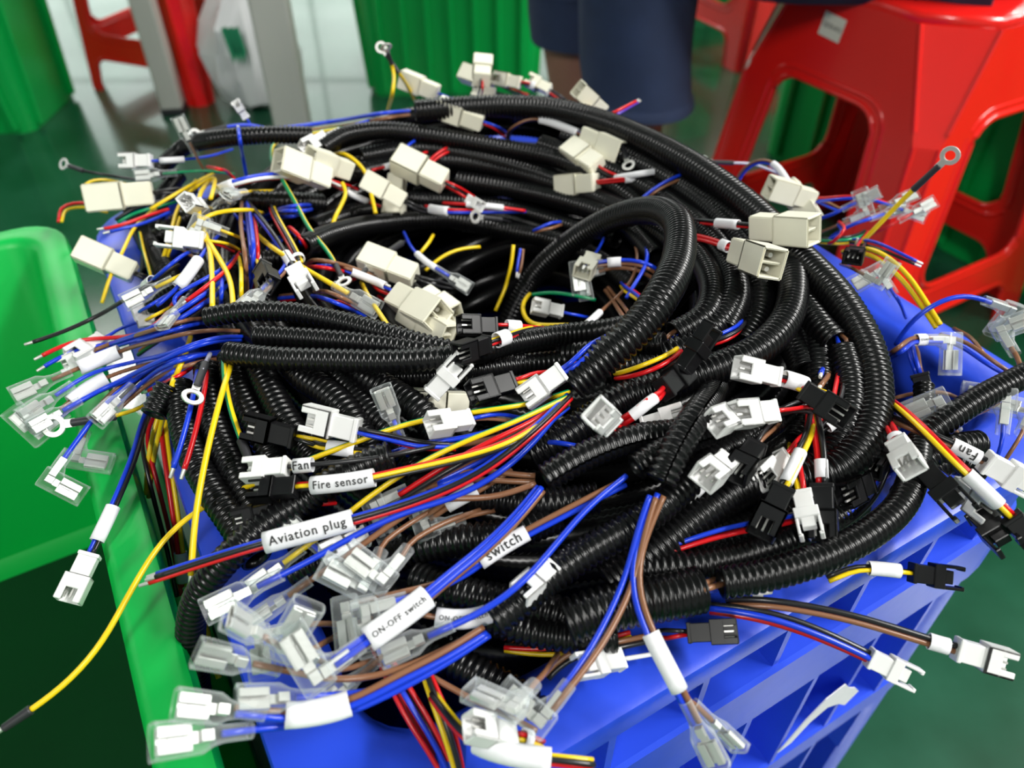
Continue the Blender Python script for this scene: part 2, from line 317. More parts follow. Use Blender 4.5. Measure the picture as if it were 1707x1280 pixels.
# ------------------------------------------------------------------ red stools
def stool(label, x, y, rz, top=.145, base=.186, H=.45):
    t = thing('plastic_stool', label, 'stool', (x, y, 0), R(rz), 'red plastic stools'); m = M['redp']
    half = lambda z: base+(top-base)*z/H
    cz = lambda z: float(np.interp(z, [0, .32, .335, H-.012], [.016, .021, .026, .058]))
    def hole(z0, z1, w0, w1, r, foot=False):
        o = []
        for cx, cz_, a0 in ((w1-r, z1-r, 0), (-(w1-r), z1-r, 90)):
            for k in range(7): a = R(a0+15*k); o.append((cx+r*math.cos(a), cz_+r*math.sin(a)))
        if foot: return o + [(-w0, z0), (w0, z0)]
        for cx, cz_, a0 in ((-(w0-r), z0+r, 180), (w0-r, z0+r, 270)):
            for k in range(7): a = R(a0+15*k); o.append((cx+r*math.cos(a), cz_+r*math.sin(a)))
        return o
    win = hole(.125, .340, .100, .082, .034); arch = hole(0, .075, .125, .116, .03, True)
    zs = [.0, .32, .335, .40, H-.012]
    left = [(-(half(z)-cz(z)), z) for z in zs]; right = [(half(z)-cz(z), z) for z in reversed(zs)]
    outer = left+right+list(arch[-1:]) + arch[:-1]
    outer = left + right + [arch[-1]] + arch[:14] + [arch[14]]
    P = [Vector((a, b, 0)) for a, b in outer]; Q = [Vector((a, b, 0)) for a, b in reversed(win)]
    tri = tessellate_polygon([P, Q]); pts = P+Q
    shell = MB()
    for k in range(4):
        A = R(90*k); n = (math.cos(A), math.sin(A)); tt = (-math.sin(A), math.cos(A))
        f3 = lambda u, z, o=0: ((half(z)+o)*n[0]+u*tt[0], (half(z)+o)*n[1]+u*tt[1], z)
        shell.add([f3(p.x, p.y) for p in pts], tri)
        B = R(90*(k+1)); n2 = (math.cos(B), math.sin(B)); t2 = (-math.sin(B), math.cos(B))
        a = [f3(half(z)-cz(z), z) for z in zs]; b = [tuple((half(z))*n2[i]-(half(z)-cz(z))*t2[i] for i in (0, 1))+(z,) for z in zs]
        shell.loft([a, b], closed=False)
    me = shell.mesh('shell', m)
    bm = bmesh.new(); bm.from_mesh(me); bmesh.ops.remove_doubles(bm, verts=bm.verts, dist=.0004); bmesh.ops.recalc_face_normals(bm, faces=bm.faces); bm.to_mesh(me); bm.free()
    so = link('leg_shell', me, t); md = so.modifiers.new('thickness', 'SOLIDIFY'); md.thickness = .0045; md.offset = -1
    rid = MB()
    def pipe(path, r, closed=False):
        D = np.array(path); n = len(D); secs = []
        for i in range(n):
            T = D[(i+1) % n]-D[i-1] if closed else D[min(i+1, n-1)]-D[max(i-1, 0)]
            T = Vector(T).normalized(); u = T.orthogonal() if abs(T.z) > .9 else T.cross(Vector((0, 0, 1))); u.normalize(); w = T.cross(u)
            secs.append([tuple(Vector(D[i])+(u*math.cos(2*math.pi*j/8)+w*math.sin(2*math.pi*j/8))*r) for j in range(8)])
        if closed: secs.append(secs[0])
        rid.loft(secs)
    for k in range(4):
        A = R(90*k); n = (math.cos(A), math.sin(A)); tt = (-math.sin(A), math.cos(A))
        f3 = lambda u, z, o=0: ((half(z)+o)*n[0]+u*tt[0], (half(z)+o)*n[1]+u*tt[1], z)
        pipe([f3(u, z, -.001) for u, z in win], .0042, True)
        pipe([f3(u*1.13, .233+(z-.233)*1.09, -.0025) for u, z in win], .004, True)
        pipe([f3(u, z, -.001) for u, z in [arch[-1]]+arch[:14]+[arch[14]]], .0042)
        for s in (-1, 1): pipe([f3(s*(half(z)-cz(z)), z, -.0012) for z in (.335, .36, .40, H-.012)], .0032); pipe([f3(s*(half(z)-cz(z)), z, -.002) for z in (.005, .1, .2, .32)], .0032)
    obj('rim_ridge', rid, m, t, smooth=True, angle=60)
    oc = []
    for k in range(4):
        A = R(90*k); n = (math.cos(A), math.sin(A)); tt = (-math.sin(A), math.cos(A))
        for s in (-1, 1): oc.append((top*n[0]+s*(top-.058)*tt[0], top*n[1]+s*(top-.058)*tt[1]))
    sc = lambda q, z: [(a*q, b*q, z) for a, b in oc]
    obj('seat', MB().loft([sc(.97, H-.02), sc(1.0, H-.012), sc(.998, H-.006), sc(.985, H-.0015), sc(.96, H), sc(.30, H-.002), sc(.22, H-.004)], cap0=True, cap1=True), m, t, smooth=True, angle=50)
    return t
big_stool = stool('large glossy red plastic stool under the seated person', .519, 1.027, 30)
stool('red plastic stool in the far left behind the thin grey post', -.785, 1.92, -21, top=.13, base=.162)
stool('red plastic stool far behind the seated person', .64, 2.16, 25)
# sticker on the stool's left face
st = MB().prism([(-.0165, -.013), (.0165, -.013), (.0165, .013), (-.0165, .013)], .0006)
sk = obj('sticker', st, M['sticker'], big_stool)
def flat_text(txt, size, name='lettering', cuts=0, spacing=1.0):
    cu = bpy.data.curves.new('t', 'FONT'); cu.body = txt; cu.size = size; cu.align_x = 'CENTER'; cu.align_y = 'CENTER'; cu.resolution_u = 2; cu.offset = .014*size; cu.space_character = spacing
    o = bpy.data.objects.new('t', cu); COL.objects.link(o)
    me = bpy.data.meshes.new_from_object(o.evaluated_get(bpy.context.evaluated_depsgraph_get()))
    bpy.data.objects.remove(o); bpy.data.curves.remove(cu); me.name = name
    if cuts:
        bm = bmesh.new(); bm.from_mesh(me); lo = min(v.co.y for v in bm.verts); hi = max(v.co.y for v in bm.verts)
        for k in range(1, cuts):
            bmesh.ops.bisect_plane(bm, geom=bm.verts[:]+bm.edges[:]+bm.faces[:], plane_co=(0, lo+(hi-lo)*k/cuts, 0), plane_no=(0, 1, 0))
        bm.to_mesh(me); bm.free()
    me.materials.clear(); me.materials.append(M['ink']); return me
lt = link('lettering', flat_text('CJCD-012', .0068), sk, Matrix.Translation((0, 0, .0009)))
def stool_face(k, u, z, o):      # a place on the stool's face k
    a = R(90*k); hf = .186+(.145-.186)*z/.45+o
    sl = math.atan2(.041, .45)
    X = Vector((-math.sin(a), math.cos(a), 0)); N = Vector((math.cos(a)*math.cos(sl), math.sin(a)*math.cos(sl), math.sin(sl))); Y = N.cross(X)
    m = Matrix((X, Y, N)).transposed().to_4x4(); m.translation = Vector((math.cos(a)*hf-math.sin(a)*u, math.sin(a)*hf+math.cos(a)*u, z)); return m
sk.matrix_local = stool_face(2, -.020, .406, .0006) @ Matrix.Rotation(R(-4), 4, 'Z')
# ------------------------------------------------------------------ table legs and bag
def post(label, x, y, w, h=.72):
    t = thing('table_leg', label, 'leg', (x, y, 0), R(8), 'grey metal table legs')
    obj('square_tube', MB().box(-w/2, w/2, -w/2, w/2, .012, h), M['post'], t, .004)
    obj('foot_cap', MB().box(-w/2-.002, w/2+.002, -w/2-.002, w/2+.002, 0, .014), M['shrink'], t, .002)
p = atz(292, 186, -ZR); post('thin grey square metal table leg in front of the red far-left stool', p[0], p[1], .045)
p = CAM + ray(478, 150)*1.40; post('wide grey metal table leg right of the white plastic bag', p[0], p[1], .062)
bg = MB(); rg = random.Random(3); secs = []
for k, (z, r) in enumerate(((0, .07), (.02, .10), (.07, .12), (.13, .125), (.19, .11), (.24, .075), (.27, .035), (.30, .045), (.33, .06))):
    secs.append([((r*(.8+.10*math.sin(a*5+k)+rg.uniform(-.10, .10)))*math.cos(a)*1.0, (r*(.8+.1*math.cos(a*4-k)+rg.uniform(-.1, .1)))*math.sin(a)*.8, z*.9+rg.uniform(0, .012)) for a in [2*math.pi*i/36 for i in range(36)]])
p = np.array((-.565, 1.745, 0))
t = thing('plastic_bag', 'crumpled white plastic bag with green print standing between grey legs', 'bag', p)
obj('bag_film', bg.loft(secs, cap0=True), M['bag'], t, smooth=True, angle=28)
gp = MB()
for a0 in (0, 1, 2): gp.prism([(-.022+.012*a0, .04), (-.010+.012*a0, .045), (.0+.010*a0, -.005), (-.012+.010*a0, -.03)], .0008, lambda x, y, z: (x, -.098-z, .15+y))
obj('green_print', gp, M['teal'], t)
# ------------------------------------------------------------------ the seated person
def skin(name, V, E, m, parent=None, sub=2, root=0):
    me = bpy.data.meshes.new(name); me.from_pydata([v[:3] for v in V], E, []); o = bpy.data.objects.new(name, me); COL.objects.link(o)
    a = o.modifiers.new('s', 'SKIN'); a.use_smooth_shade = True
    sk = me.skin_vertices[0].data
    for i, v in enumerate(V): sk[i].radius = (v[3], v[4] if len(v) > 4 else v[3]); sk[i].use_root = (i == root)
    b = o.modifiers.new('u', 'SUBSURF'); b.levels = b.render_levels = sub
    nm = bpy.data.meshes.new_from_object(o.evaluated_get(bpy.context.evaluated_depsgraph_get())); bpy.data.objects.remove(o)
    nm.materials.clear(); nm.materials.append(m); nm.shade_smooth(); return link(name, nm, parent)
K1, K2 = (.145, 1.05), (.072, 1.25)
person = thing('person', 'seated person in dark denim shorts and a navy shirt on the large red stool', 'person', (0, 0, 0))
V = [(.52, 1.06, .56, .10), (.46, .97, .535, .088), (.32, 1.0, .505, .078), (K1[0], K1[1], .515, .058), (K1[0]+.012, K1[1], .33, .056), (K1[0]+.035, K1[1], .09, .035), (K1[0]+.03, K1[1], .045, .036), (K1[0]-.12, K1[1]-.02, .028, .028),
     (.46, 1.15, .535, .088), (.30, 1.2, .53, .078), (K2[0], K2[1], .515, .058), (K2[0]+.02, K2[1], .33, .056), (K2[0]+.05, K2[1], .09, .035), (K2[0]+.045, K2[1], .045, .036), (K2[0]-.10, K2[1], .028, .028),
     (.50, 1.06, .70, .11), (.46, 1.06, .88, .125), (.435, 1.06, .99, .06), (.42, 1.06, 1.05, .052), (.40, 1.06, 1.14, .088), (.395, 1.06, 1.22, .085),
     (.45, .90, .955, .055), (.40, .84, .71, .042), (.25, .93, .62, .030), (.20, .96, .605, .030), (.45, 1.22, .955, .055), (.40, 1.29, .71, .042), (.25, 1.24, .62, .030), (.20, 1.23, .605, .030)]
E = [(0, 1), (1, 2), (2, 3), (3, 4), (4, 5), (5, 6), (6, 7), (0, 8), (8, 9), (9, 10), (10, 11), (11, 12), (12, 13), (13, 14), (0, 15), (15, 16), (16, 17), (17, 18), (18, 19), (19, 20), (16, 21), (21, 22), (22, 23), (23, 24), (16, 25), (25, 26), (26, 27), (27, 28)]
for hx, hy, s in ((.20, .96, 1), (.20, 1.23, -1)):                 # fingers resting on the thigh
    for k in range(5):
        b = len(V); l = (.045, .05, .046, .038)[k-1] if k else .032; oy = (-.02+.0133*(k-1))*s if k else -.036*s
        src = 24 if s == 1 else 28
        V += [(hx-.03+(.02 if not k else 0), hy+oy, .602, .0095), (hx-.03-l*.7, hy+oy*1.15, .595, .0085), (hx-.03-l*1.2, hy+oy*1.2, .580, .0075)]; E += [(src, b), (b, b+1), (b+1, b+2)]
skin('body', V, E, M['skin'], person)
hem1, hem2 = .275, .315
V = [(.52, 1.06, .57, .115), (.46, .97, .535, .103), (.32, 1.0, .505, .098), (K1[0]+.005, K1[1], .50, .084), (K1[0]+.01, K1[1], .44, .074), (.46, 1.15, .535, .103), (.30, 1.2, .53, .095), (K2[0]+.005, K2[1], .51, .080), (K2[0]+.008, K2[1], .46, .074)]
skin('denim_shorts', V, [(0, 1), (1, 2), (2, 3), (3, 4), (0, 5), (5, 6), (6, 7), (7, 8)], M['denim'], person)
for (kx, ky), hz, sd in ((K1, .283, 1), (K2, .372, 2)):
    lg = []; n = 40
    for z, r0 in ((.50, .074), (.46, .080), (.42, .0785), (.38, .077), (.34, .0765), (.30, .077), (hz+.012, .0775), (hz+.010, .0795), (hz, .0795), (hz, .074), (hz+.03, .072)):
        r0 = r0*(.95 if sd == 1 else .86)
        lg.append([(kx+.03-.03*(z-.26)/.24+(r0*(1+.035*math.sin(3*a+z*30+sd)+.02*math.sin(7*a-z*40)))*math.cos(a), ky+(r0*(1+.03*math.sin(4*a+z*20)))*math.sin(a), z) for a in [2*math.pi*i/n for i in range(n)]])
    obj('shorts_leg', MB().loft(lg, cap0=True), M['denim'], person, smooth=True, angle=60)
V = [(.52, 1.06, .535, .135), (.50, 1.06, .70, .13), (.46, 1.06, .88, .14), (.437, 1.06, .985, .075), (.45, .90, .955, .07), (.41, .85, .78, .062), (.45, 1.22, .955, .07), (.41, 1.28, .78, .062)]
skin('navy_shirt', V, [(0, 1), (1, 2), (2, 3), (2, 4), (4, 5), (2, 6), (6, 7)], M['navy'], person)
skin('hair', [(.42, 1.06, 1.17, .09), (.415, 1.06, 1.245, .092), (.455, 1.06, 1.15, .06)], [(0, 1), (0, 2)], M['hair'], person)
fc = MB()
for s in (-1, 1): fc.cyl((.318, 1.06+s*.03, 1.18), (.310, 1.06+s*.03, 1.18), .011, .006)
fc.cyl((.32, 1.06, 1.165), (.295, 1.06, 1.14), .008, .012).box(.312, .322, 1.037, 1.083, 1.108, 1.116)
for s in (-1, 1): fc.cyl((.40, 1.06+s*.085, 1.165), (.40, 1.06+s*.097, 1.165), .022, .026)
fo = obj('face_features', fc, M['skin'], person, .002, True); fo['kind'] = 'stuff'
for (x, y) in ((K1[0]-.03, K1[1]-.01), (K2[0]-.01, K2[1])):
    obj('sandal', MB().prism([(x+.10, y-.03), (x+.11, y+.02), (x-.04, y+.045), (x-.13, y+.03), (x-.14, y-.02), (x-.06, y-.045)], .016), M['shoe'], person, .004)
# ------------------------------------------------------------------ black corrugated tubes
def tube3(P3, dia, label, group, slit=None, pitch=.0027, sides=18, sub=4, name='corrugated_tube'):
    D, L = resample(catmull(P3, 24), pitch/sub)
    if len(D) > 24: # ease the little kinks left by the control points
        k = 9; Dp = np.vstack((np.repeat(D[:1], k//2, 0), D, np.repeat(D[-1:], k//2, 0)))
        D = np.stack([np.convolve(Dp[:, i], np.ones(k)/k, 'valid') for i in range(3)], 1)
    T, N, B = frames(D); r = dia/2; n = len(D)
    prof = {4: (.80, .955, 1.0, .955), 3: (.84, 1.0, .98), 2: (.86, 1.0)}[sub]
    rad = r*np.array([prof[i % sub] for i in range(n)])
    e = [min(k, n-1) for k in (14, 6, 0)]
    idx = np.array(e + list(range(n)) + [n-1-k for k in reversed(e)])
    rr = np.concatenate(([r*.74]*3, rad, [r*.74]*3))
    V, F = sweep(D[idx], N[idx], B[idx], rr, rr, sides, phase=(slit or 0), gap=.16 if slit is not None else 0)
    o = link(name, npmesh('corrugated_tube', V, F, M['tube']))
    tag(o, label, 'tube', group); return o
GT = 'black corrugated tubes coiled in the crate'
def T(label, pts, dia, d=0.0, slit=None, ab=False, sides=18, sub=4):
    P = []
    for p in pts:
        h = (p[2] if len(p) > 2 else d)/100
        P.append(atz(p[0], p[1], h) if ab else ats(p[0], p[1], h))
    return tube3(P, dia/1000, label, GT, slit, sides=sides, sub=sub)
# deep coils that fill the crate under the visible ones
rg = random.Random(11)
def coil(q, h, dia, a0, a1, group='corrugated tubes deep in the coil'):
    P = []; ph = rg.uniform(0, 6); n = 18; se = lambda v, e: math.copysign(abs(v)**e, v)
    for k in range(n+1):
        a = R(a0+(a1-a0)*k/n); w = q*(1+.04*math.sin(2*a+ph)); e = 1-.35*max(0, q-.3)
        x = min(.156, .205*w)*se(math.cos(a), e); y = min(.192, .25*w)*se(math.sin(a), e)
        p = E1*(.19+x) + E2*(.332+y); P.append(p+np.array((0, 0, ZR+min(mound(p)+h, .03)+.006*math.sin(3*a+ph))))
    tube3(P, dia, 'black corrugated tube half buried in the coil under wires', group, sides=9, sub=2, pitch=.003)
for h, dia, qs in ((-.010, .0135, (.36, .46, .56, .66, .75, .84)), (-.024, .015, (.24, .34, .44, .54, .64, .74, .84)), (-.040, .017, (.08, .2, .32, .44, .56, .68, .80, .9)),
                   (-.058, .019, (.06, .18, .32, .46, .60, .74, .88)), (-.078, .021, (.1, .26, .42, .58, .74, .9)), (-.10, .023, (.08, .24, .42, .6, .78, .92))):
    for k, q in enumerate(qs): coil(q, h-.004*(k % 2), dia, rg.uniform(0, 180), rg.uniform(380, 560))
# back of the heap
T('topmost rear tube arching along the far edge and down the right side', [(690, 186, 2.6), (760, 180, 2.6), (840, 177, 2.4), (920, 182, 2.3), (1000, 202, 2.2), (1080, 235, 2.2), (1170, 285, 2.2), (1250, 345, 2.0), (1330, 425, 2.0), (1400, 500, 2.0), (1445, 580, 2.0), (1458, 660, 1.8), (1440, 735, 1.6), (1390, 785, 1.2), (1320, 800, .6), (1240, 812, .8), (1165, 860, .8), (1085, 922, .6), (1010, 975, .2)], 16)
T('second rear tube running just under the topmost one with a scuffed left end', [(533, 250, 1.6), (575, 226, 1.7), (640, 217, 1.6), (720, 226, 1.5), (830, 245, 1.4), (920, 262, 1.2), (1000, 295, 1.0), (1070, 345, .6), (1120, 400, 0)], 12.5, slit=2)
T('right hand inner tube beside the outermost right bend, ending in blue wires', [(1010, 235, 1.0), (1110, 290, 1.0), (1200, 350, 1.0), (1280, 430, 1.2), (1335, 500, 1.3), (1370, 548, 1.4), (1393, 572, 1.4)], 13.5)
T('inner tube following the outermost right bend from the blue wire down', [(1404, 582, 1.4), (1418, 640, 1.4), (1412, 700, 1.3), (1385, 760, .8), (1330, 790, .2), (1270, 780, -.3)], 14)
T('tube under the paired cream plugs curling down to the lower left', [(1240, 330, .2), (1300, 400, 1.2), (1322, 460, 1.8), (1312, 530, 2.0), (1265, 582, 2.0), (1200, 612, 1.9), (1120, 640, 1.6), (1040, 665, 1.2), (985, 700, .8), (930, 735, .4), (880, 760, 0)], 14.5, slit=1.2)
T('thick tube rising in a hairpin loop over the middle of the heap', [(950, 645, 2.2), (1000, 602, 3.0), (1060, 550, 3.9), (1105, 490, 4.6), (1132, 425, 4.9), (1128, 370, 5.0), (1085, 350, 4.8), (1020, 365, 4.2), (950, 405, 3.4), (890, 460, 2.6), (855, 520, .9), (840, 560, -.5)], 15.5)
T('long dark tube bridging the hollow at the left centre', [(503, 412, 1.5), (560, 388, 1.6), (640, 372, 1.6), (740, 366, 1.8), (840, 383, 2.2), (930, 402, 2.2), (1010, 440, 1.6), (1070, 490, .4)], 13)
T('dark tube crossing behind the cream plug group', [(560, 300, .4), (640, 278, .5), (740, 268, .5), (850, 285, .6), (950, 315, .8), (1040, 350, .8), (1120, 405, .6)], 13)
T('dark rear tube under the red wire pair', [(600, 262, .5), (700, 248, .6), (800, 262, .8), (900, 290, .8), (1000, 330, 1.0), (1100, 385, 1.2), (1190, 470, 1.0)], 13)
T('thin dark tube in front of the grey ring terminal', [(640, 330, 0), (740, 335, .2), (840, 345, .4), (940, 372, .6), (1030, 400, .4)], 12)
T('dark tube across the far side of the hollow', [(520, 380, -.6), (620, 350, -.4), (760, 352, -.2), (880, 372, 0), (980, 425, 0)], 13)
T('dark tube in the rear bundle next to the cream plug with red wire', [(760, 300, .6), (860, 316, .9), (960, 340, 1.2), (1040, 372, 1.2), (1095, 430, 1.0)], 13.5)
T('tube in the rear right bundle under the blue and brown loose pair', [(900, 240, .9), (1000, 275, 1.0), (1090, 320, 1.0), (1165, 375, 1.2), (1215, 440, 1.2), (1228, 500, 1.1), (1205, 555, .9)], 13.5)
T('tube in the rear right bundle behind the yellow ring wire', [(940, 225, .9), (1050, 265, 1.0), (1140, 315, 1.0), (1210, 375, 1.0), (1258, 450, 1.0), (1265, 520, .7), (1235, 575, .3)], 14)
T('inner right bend tube ending beside the hairpin loop', [(1130, 395, .8), (1172, 440, 1.4), (1188, 490, 1.6), (1172, 530, 1.5), (1122, 560, 1.3)], 13.5)
T('middle right bend tube curling under the hairpin loop', [(1150, 380, .6), (1205, 430, 1.0), (1222, 485, 1.2), (1200, 535, 1.1), (1150, 575, .8), (1080, 600, .6), (1000, 620, .4)], 14)
T('dark tube rising from the white plugs on the right to the rear', [(1250, 390, 0), (1310, 470, .3), (1350, 545, .5), (1365, 620, .5), (1360, 690, .2), (1330, 740, -.3)], 14)
T('dark tube in the right hollow with its open end by the black plug', [(1220, 440, -.4), (1280, 520, 0), (1330, 585, .2), (1345, 625, .3)], 15)
# left group of three and their neighbours
T('upper of the three tubes lying side by side on the left', [(342, 530, 2.4), (400, 520, 2.5), (480, 520, 2.5), (560, 534, 2.4), (640, 554, 2.2), (710, 574, 2.0), (775, 588, 1.8), (850, 596, 1.2)], 9.6)
T('middle of the three tubes lying side by side on the left', [(422, 558, 2.2), (490, 562, 2.2), (570, 568, 2.2), (650, 576, 2.0), (720, 586, 1.8), (790, 596, 1.4), (870, 600, 1.0)], 9.6)
T('lowest of the three tubes on the left, running on behind the hairpin loop', [(378, 588, 2.3), (450, 597, 2.3), (540, 600, 2.3), (640, 602, 2.3), (720, 598, 2.3), (790, 588, 2.2), (850, 573, 2.1), (940, 557, 1.9), (1030, 545, 1.6), (1100, 520, 1.2), (1150, 470, .8)], 10.5)
T('short tube ending in brown and blue stubs under the hairpin loop', [(930, 590, .9), (1000, 585, 1.2), (1060, 576, 1.4), (1110, 572, 1.5)], 11)
T('dark tube under the black plug pair in the middle', [(640, 628, .6), (720, 625, .8), (800, 616, .9), (880, 606, .8), (960, 598, .6)], 10)
T('steep tube at the left behind the black heat shrink tip', [(385, 590, 1.0), (398, 650, .9), (432, 712, .7), (455, 765, .4), (470, 820, 0)], 13)
T('steep tube left of the black plug with yellow wires', [(428, 600, 1.0), (450, 650, 1.0), (480, 706, .9), (520, 758, .6), (560, 800, .2)], 12.5)
T('steep tube passing behind the white plug on the left', [(480, 595, 1.0), (505, 628, 1.0), (545, 655, 1.0), (580, 690, .8), (606, 735, .4), (625, 790, -.2)], 13)
T('steep tube dropping toward the clear sleeve in the left middle', [(580, 598, 1.0), (612, 630, 1.0), (655, 655, 1.0), (700, 686, .9), (728, 722, .5), (745, 770, 0)], 13)
T('steep tube in the left centre behind the cream plugs', [(540, 600, .4), (575, 640, .4), (620, 690, .3), (660, 730, .1), (700, 790, -.4)], 13)
T('leftmost steep tube sliding down the blue crate wall', [(300, 640, 1.0), (305, 700, 1.0), (325, 765, 1.0), (355, 820, 1.0), (392, 875, .8), (430, 935, .5)], 13)
T('steep tube along the left rim behind the hanging yellow wire', [(345, 610, .8), (352, 680, .8), (372, 745, .8), (398, 800, .8), (425, 850, .6), (445, 900, .3)], 12.5)
T('short stub of tube above the hanging yellow wires on the left edge', [(283, 640, 1.6), (268, 668, 1.5), (255, 695, 1.3)], 12)
T('tube draped over the left rim with a square cut open end', [(655, 757, 2.4), (600, 778, 2.4), (545, 808, 2.3), (500, 838, 2.2), (445, 872, 2.2), (398, 912, 2.2), (360, 952, 1.6), (330, 995, .4), (318, 1045, -1.2), (322, 1100, -3.2), (330, 1160, -6)], 11.5)
# front group
T('slit tube ending in brown and blue wires left of the front trio', [(905, 800, 2.2), (950, 773, 2.3), (1000, 749, 2.2), (1058, 731, 2.0), (1120, 722, 1.6), (1180, 716, 1.0)], 11.5, slit=.4)
T('middle slit tube of the front trio with a blue wire at its end', [(1056, 782, 2.4), (1090, 760, 2.4), (1130, 741, 2.2), (1180, 724, 1.8), (1230, 705, 1.2)], 10.5, slit=.5)
T('front slit tube standing up with blue and brown wires hanging from it', [(1100, 806, 3.0), (1118, 765, 3.3), (1140, 725, 3.3), (1162, 692, 2.9), (1180, 668, 2.0), (1192, 645, 1.0)], 12, slit=.2)
T('large front tube with a pair of brown wires at its lower end', [(818, 1038, 1.8), (865, 1002, 1.9), (915, 963, 1.9), (965, 928, 1.9), (1025, 893, 1.8), (1083, 858, 1.7), (1145, 806, 1.5), (1187, 765, 1.3), (1235, 735, 1.0), (1290, 700, .5)], 12.5)
T('tube crossing the front right and curving up the right rim', [(1197, 972, 1.8), (1260, 962, 1.9), (1330, 944, 2.0), (1400, 917, 2.0), (1460, 882, 2.0), (1502, 842, 1.9), (1522, 796, 1.7), (1530, 740, 1.2)], 12)
T('fat short tube with a frayed right end above the blue rim', [(940, 1040, 1.2), (1000, 1018, 1.4), (1060, 1004, 1.5), (1120, 993, 1.5), (1168, 982, 1.4)], 17)
T('dark tube lying along the inside of the front rim', [(1060, 950, .6), (1140, 945, .8), (1220, 930, .8), (1300, 905, .8), (1370, 875, .6), (1430, 835, .3)], 13)
T('dark tube behind the front right tube', [(1100, 905, .5), (1180, 895, .6), (1270, 872, .6), (1340, 850, .4), (1400, 820, .2)], 12)
T('dark ribbed tube below the paired clear sleeves', [(690, 960, .2), (760, 985, .6), (830, 1000, .7), (900, 1012, .6), (960, 1030, .3)], 12.5)
T('dark ribbed tube lying across below the ON-OFF sleeves', [(700, 1005, 0), (780, 1020, .1), (880, 1050, .3), (960, 1062, .5), (1030, 1060, .5)], 12)
T('dark tube in the front hollow beneath the brown wires', [(700, 1075, -1.6), (768, 1108, -1.2), (820, 1135, -1.2), (870, 1165, -1.4), (920, 1215, -2)], 13)
T('dark tube behind the dull clear sleeve', [(620, 950, -.2), (690, 915, .4), (770, 900, .6), (850, 890, .4), (930, 860, 0)], 13)
T('dark tube under the wire fan left of the front trio', [(660, 850, 0), (740, 830, .2), (820, 830, .3), (900, 840, .3), (1000, 830, .2)], 13)
T('dark tube behind the flag sleeves at the front left', [(480, 960, .6), (540, 935, .8), (600, 950, .6), (640, 985, .3), (680, 1040, 0)], 11)
# right rim
T('tube leaving the heap over the right corner of the blue crate', [(1500, 780, .4), (1540, 730, 1.2), (1590, 692, 1.9), (1640, 660, 2.3), (1700, 630, 2.6), (1760, 600, 2.6)], 11.5)
T('short tube end under the clear flag sleeve on the right', [(1636, 738, 1.4), (1590, 745, 1.4), (1545, 765, 1.0), (1510, 800, .4)], 11.5)
T('upright tube against the blue wall under the black plug', [(1540, 640, 1.0), (1541, 690, .6), (1540, 735, .2), (1535, 780, -.4)], 9.5)
T('short tube stub at the rim corner below the Fan lead', [(1640, 800, .8), (1590, 770, .9), (1540, 790, .5), (1500, 830, 0)], 11)
T('dark tube at the far left edge of the heap', [(300, 290, -.6), (270, 330, -1.2), (255, 390, -1.6), (250, 460, -2)], 12)
T('dark rear tube under the blue wires at the far left', [(260, 290, .4), (300, 250, 1.0), (360, 232, 1.2), (440, 225, 1.4), (520, 225, 1.0)], 12)
T('dark tube under the hub of yellow wires', [(240, 420, -2), (300, 370, -1.4), (370, 340, -1.2), (450, 335, -.8), (540, 340, -.8)], 13)
T('dark tube under the white sleeves on the left', [(250, 520, -1.6), (320, 470, -1.2), (400, 440, -1), (480, 430, -.8)], 13)
T('dark tube dipping inside the far left rim of the blue crate', [(215, 330, -1.2), (240, 390, -1.4), (275, 450, -1.6), (305, 500, -2.4)], 14)
# ------------------------------------------------------------------ plugs, terminals and sleeves
U = .001
def S(*boxes):
    m = MB()
    for b in boxes: m.box(*[q*U for q in b])
    return m
PROTO = {}
def clear_straight():
    def sec(x, w, h, p, n=18):
        o = []
        for i in range(n):
            a = 2*math.pi*i/n; c, s = math.cos(a), math.sin(a)
            o.append((x*U, math.copysign(abs(c)**p, c)*w*U, math.copysign(abs(s)**p, s)*h*U))
        return o
    A = [(-2, 2.4, 2.2, 1), (6, 2.4, 2.1, 1), (9, 3.0, 2.2, .8), (12, 4.5, 2.35, .45), (25, 4.8, 2.5, .38)]
    B = [(25, 4.35, 2.05, .38), (24, 4.35, 2.05, .38)]
    return MB().loft([sec(-1.2, 2.0, 1.8, 1)] + [sec(*q) for q in A+B])
def clear_flag():
    m = MB(); n = 16
    def sec(fn, w, h, p):
        o = []
        for i in range(n):
            a = 2*math.pi*i/n; c, s = math.cos(a), math.sin(a); o.append(tuple(q*U for q in fn(math.copysign(abs(c)**p, c)*w, math.copysign(abs(s)**p, s)*h)))
        return o
    m.loft([sec(lambda a, b: (-3, a, b), 2.6, 2.4, 1), sec(lambda a, b: (4, a, b), 2.7, 2.4, .8), sec(lambda a, b: (8, a+1, b), 3.6, 2.6, .6)])
    A = [(-3.6, 4.2, 2.3), (-3.2, 4.7, 2.6), (16, 5.0, 2.7)]
    m.loft([sec(lambda a, b, y=y: (11.8+a, y, b), w, h, .4) for y, w, h in A] + [sec(lambda a, b, y=y: (11.8+a, y, b), 4.5, 2.2, .4) for y in (16, 15)], cap0=True)
    return m
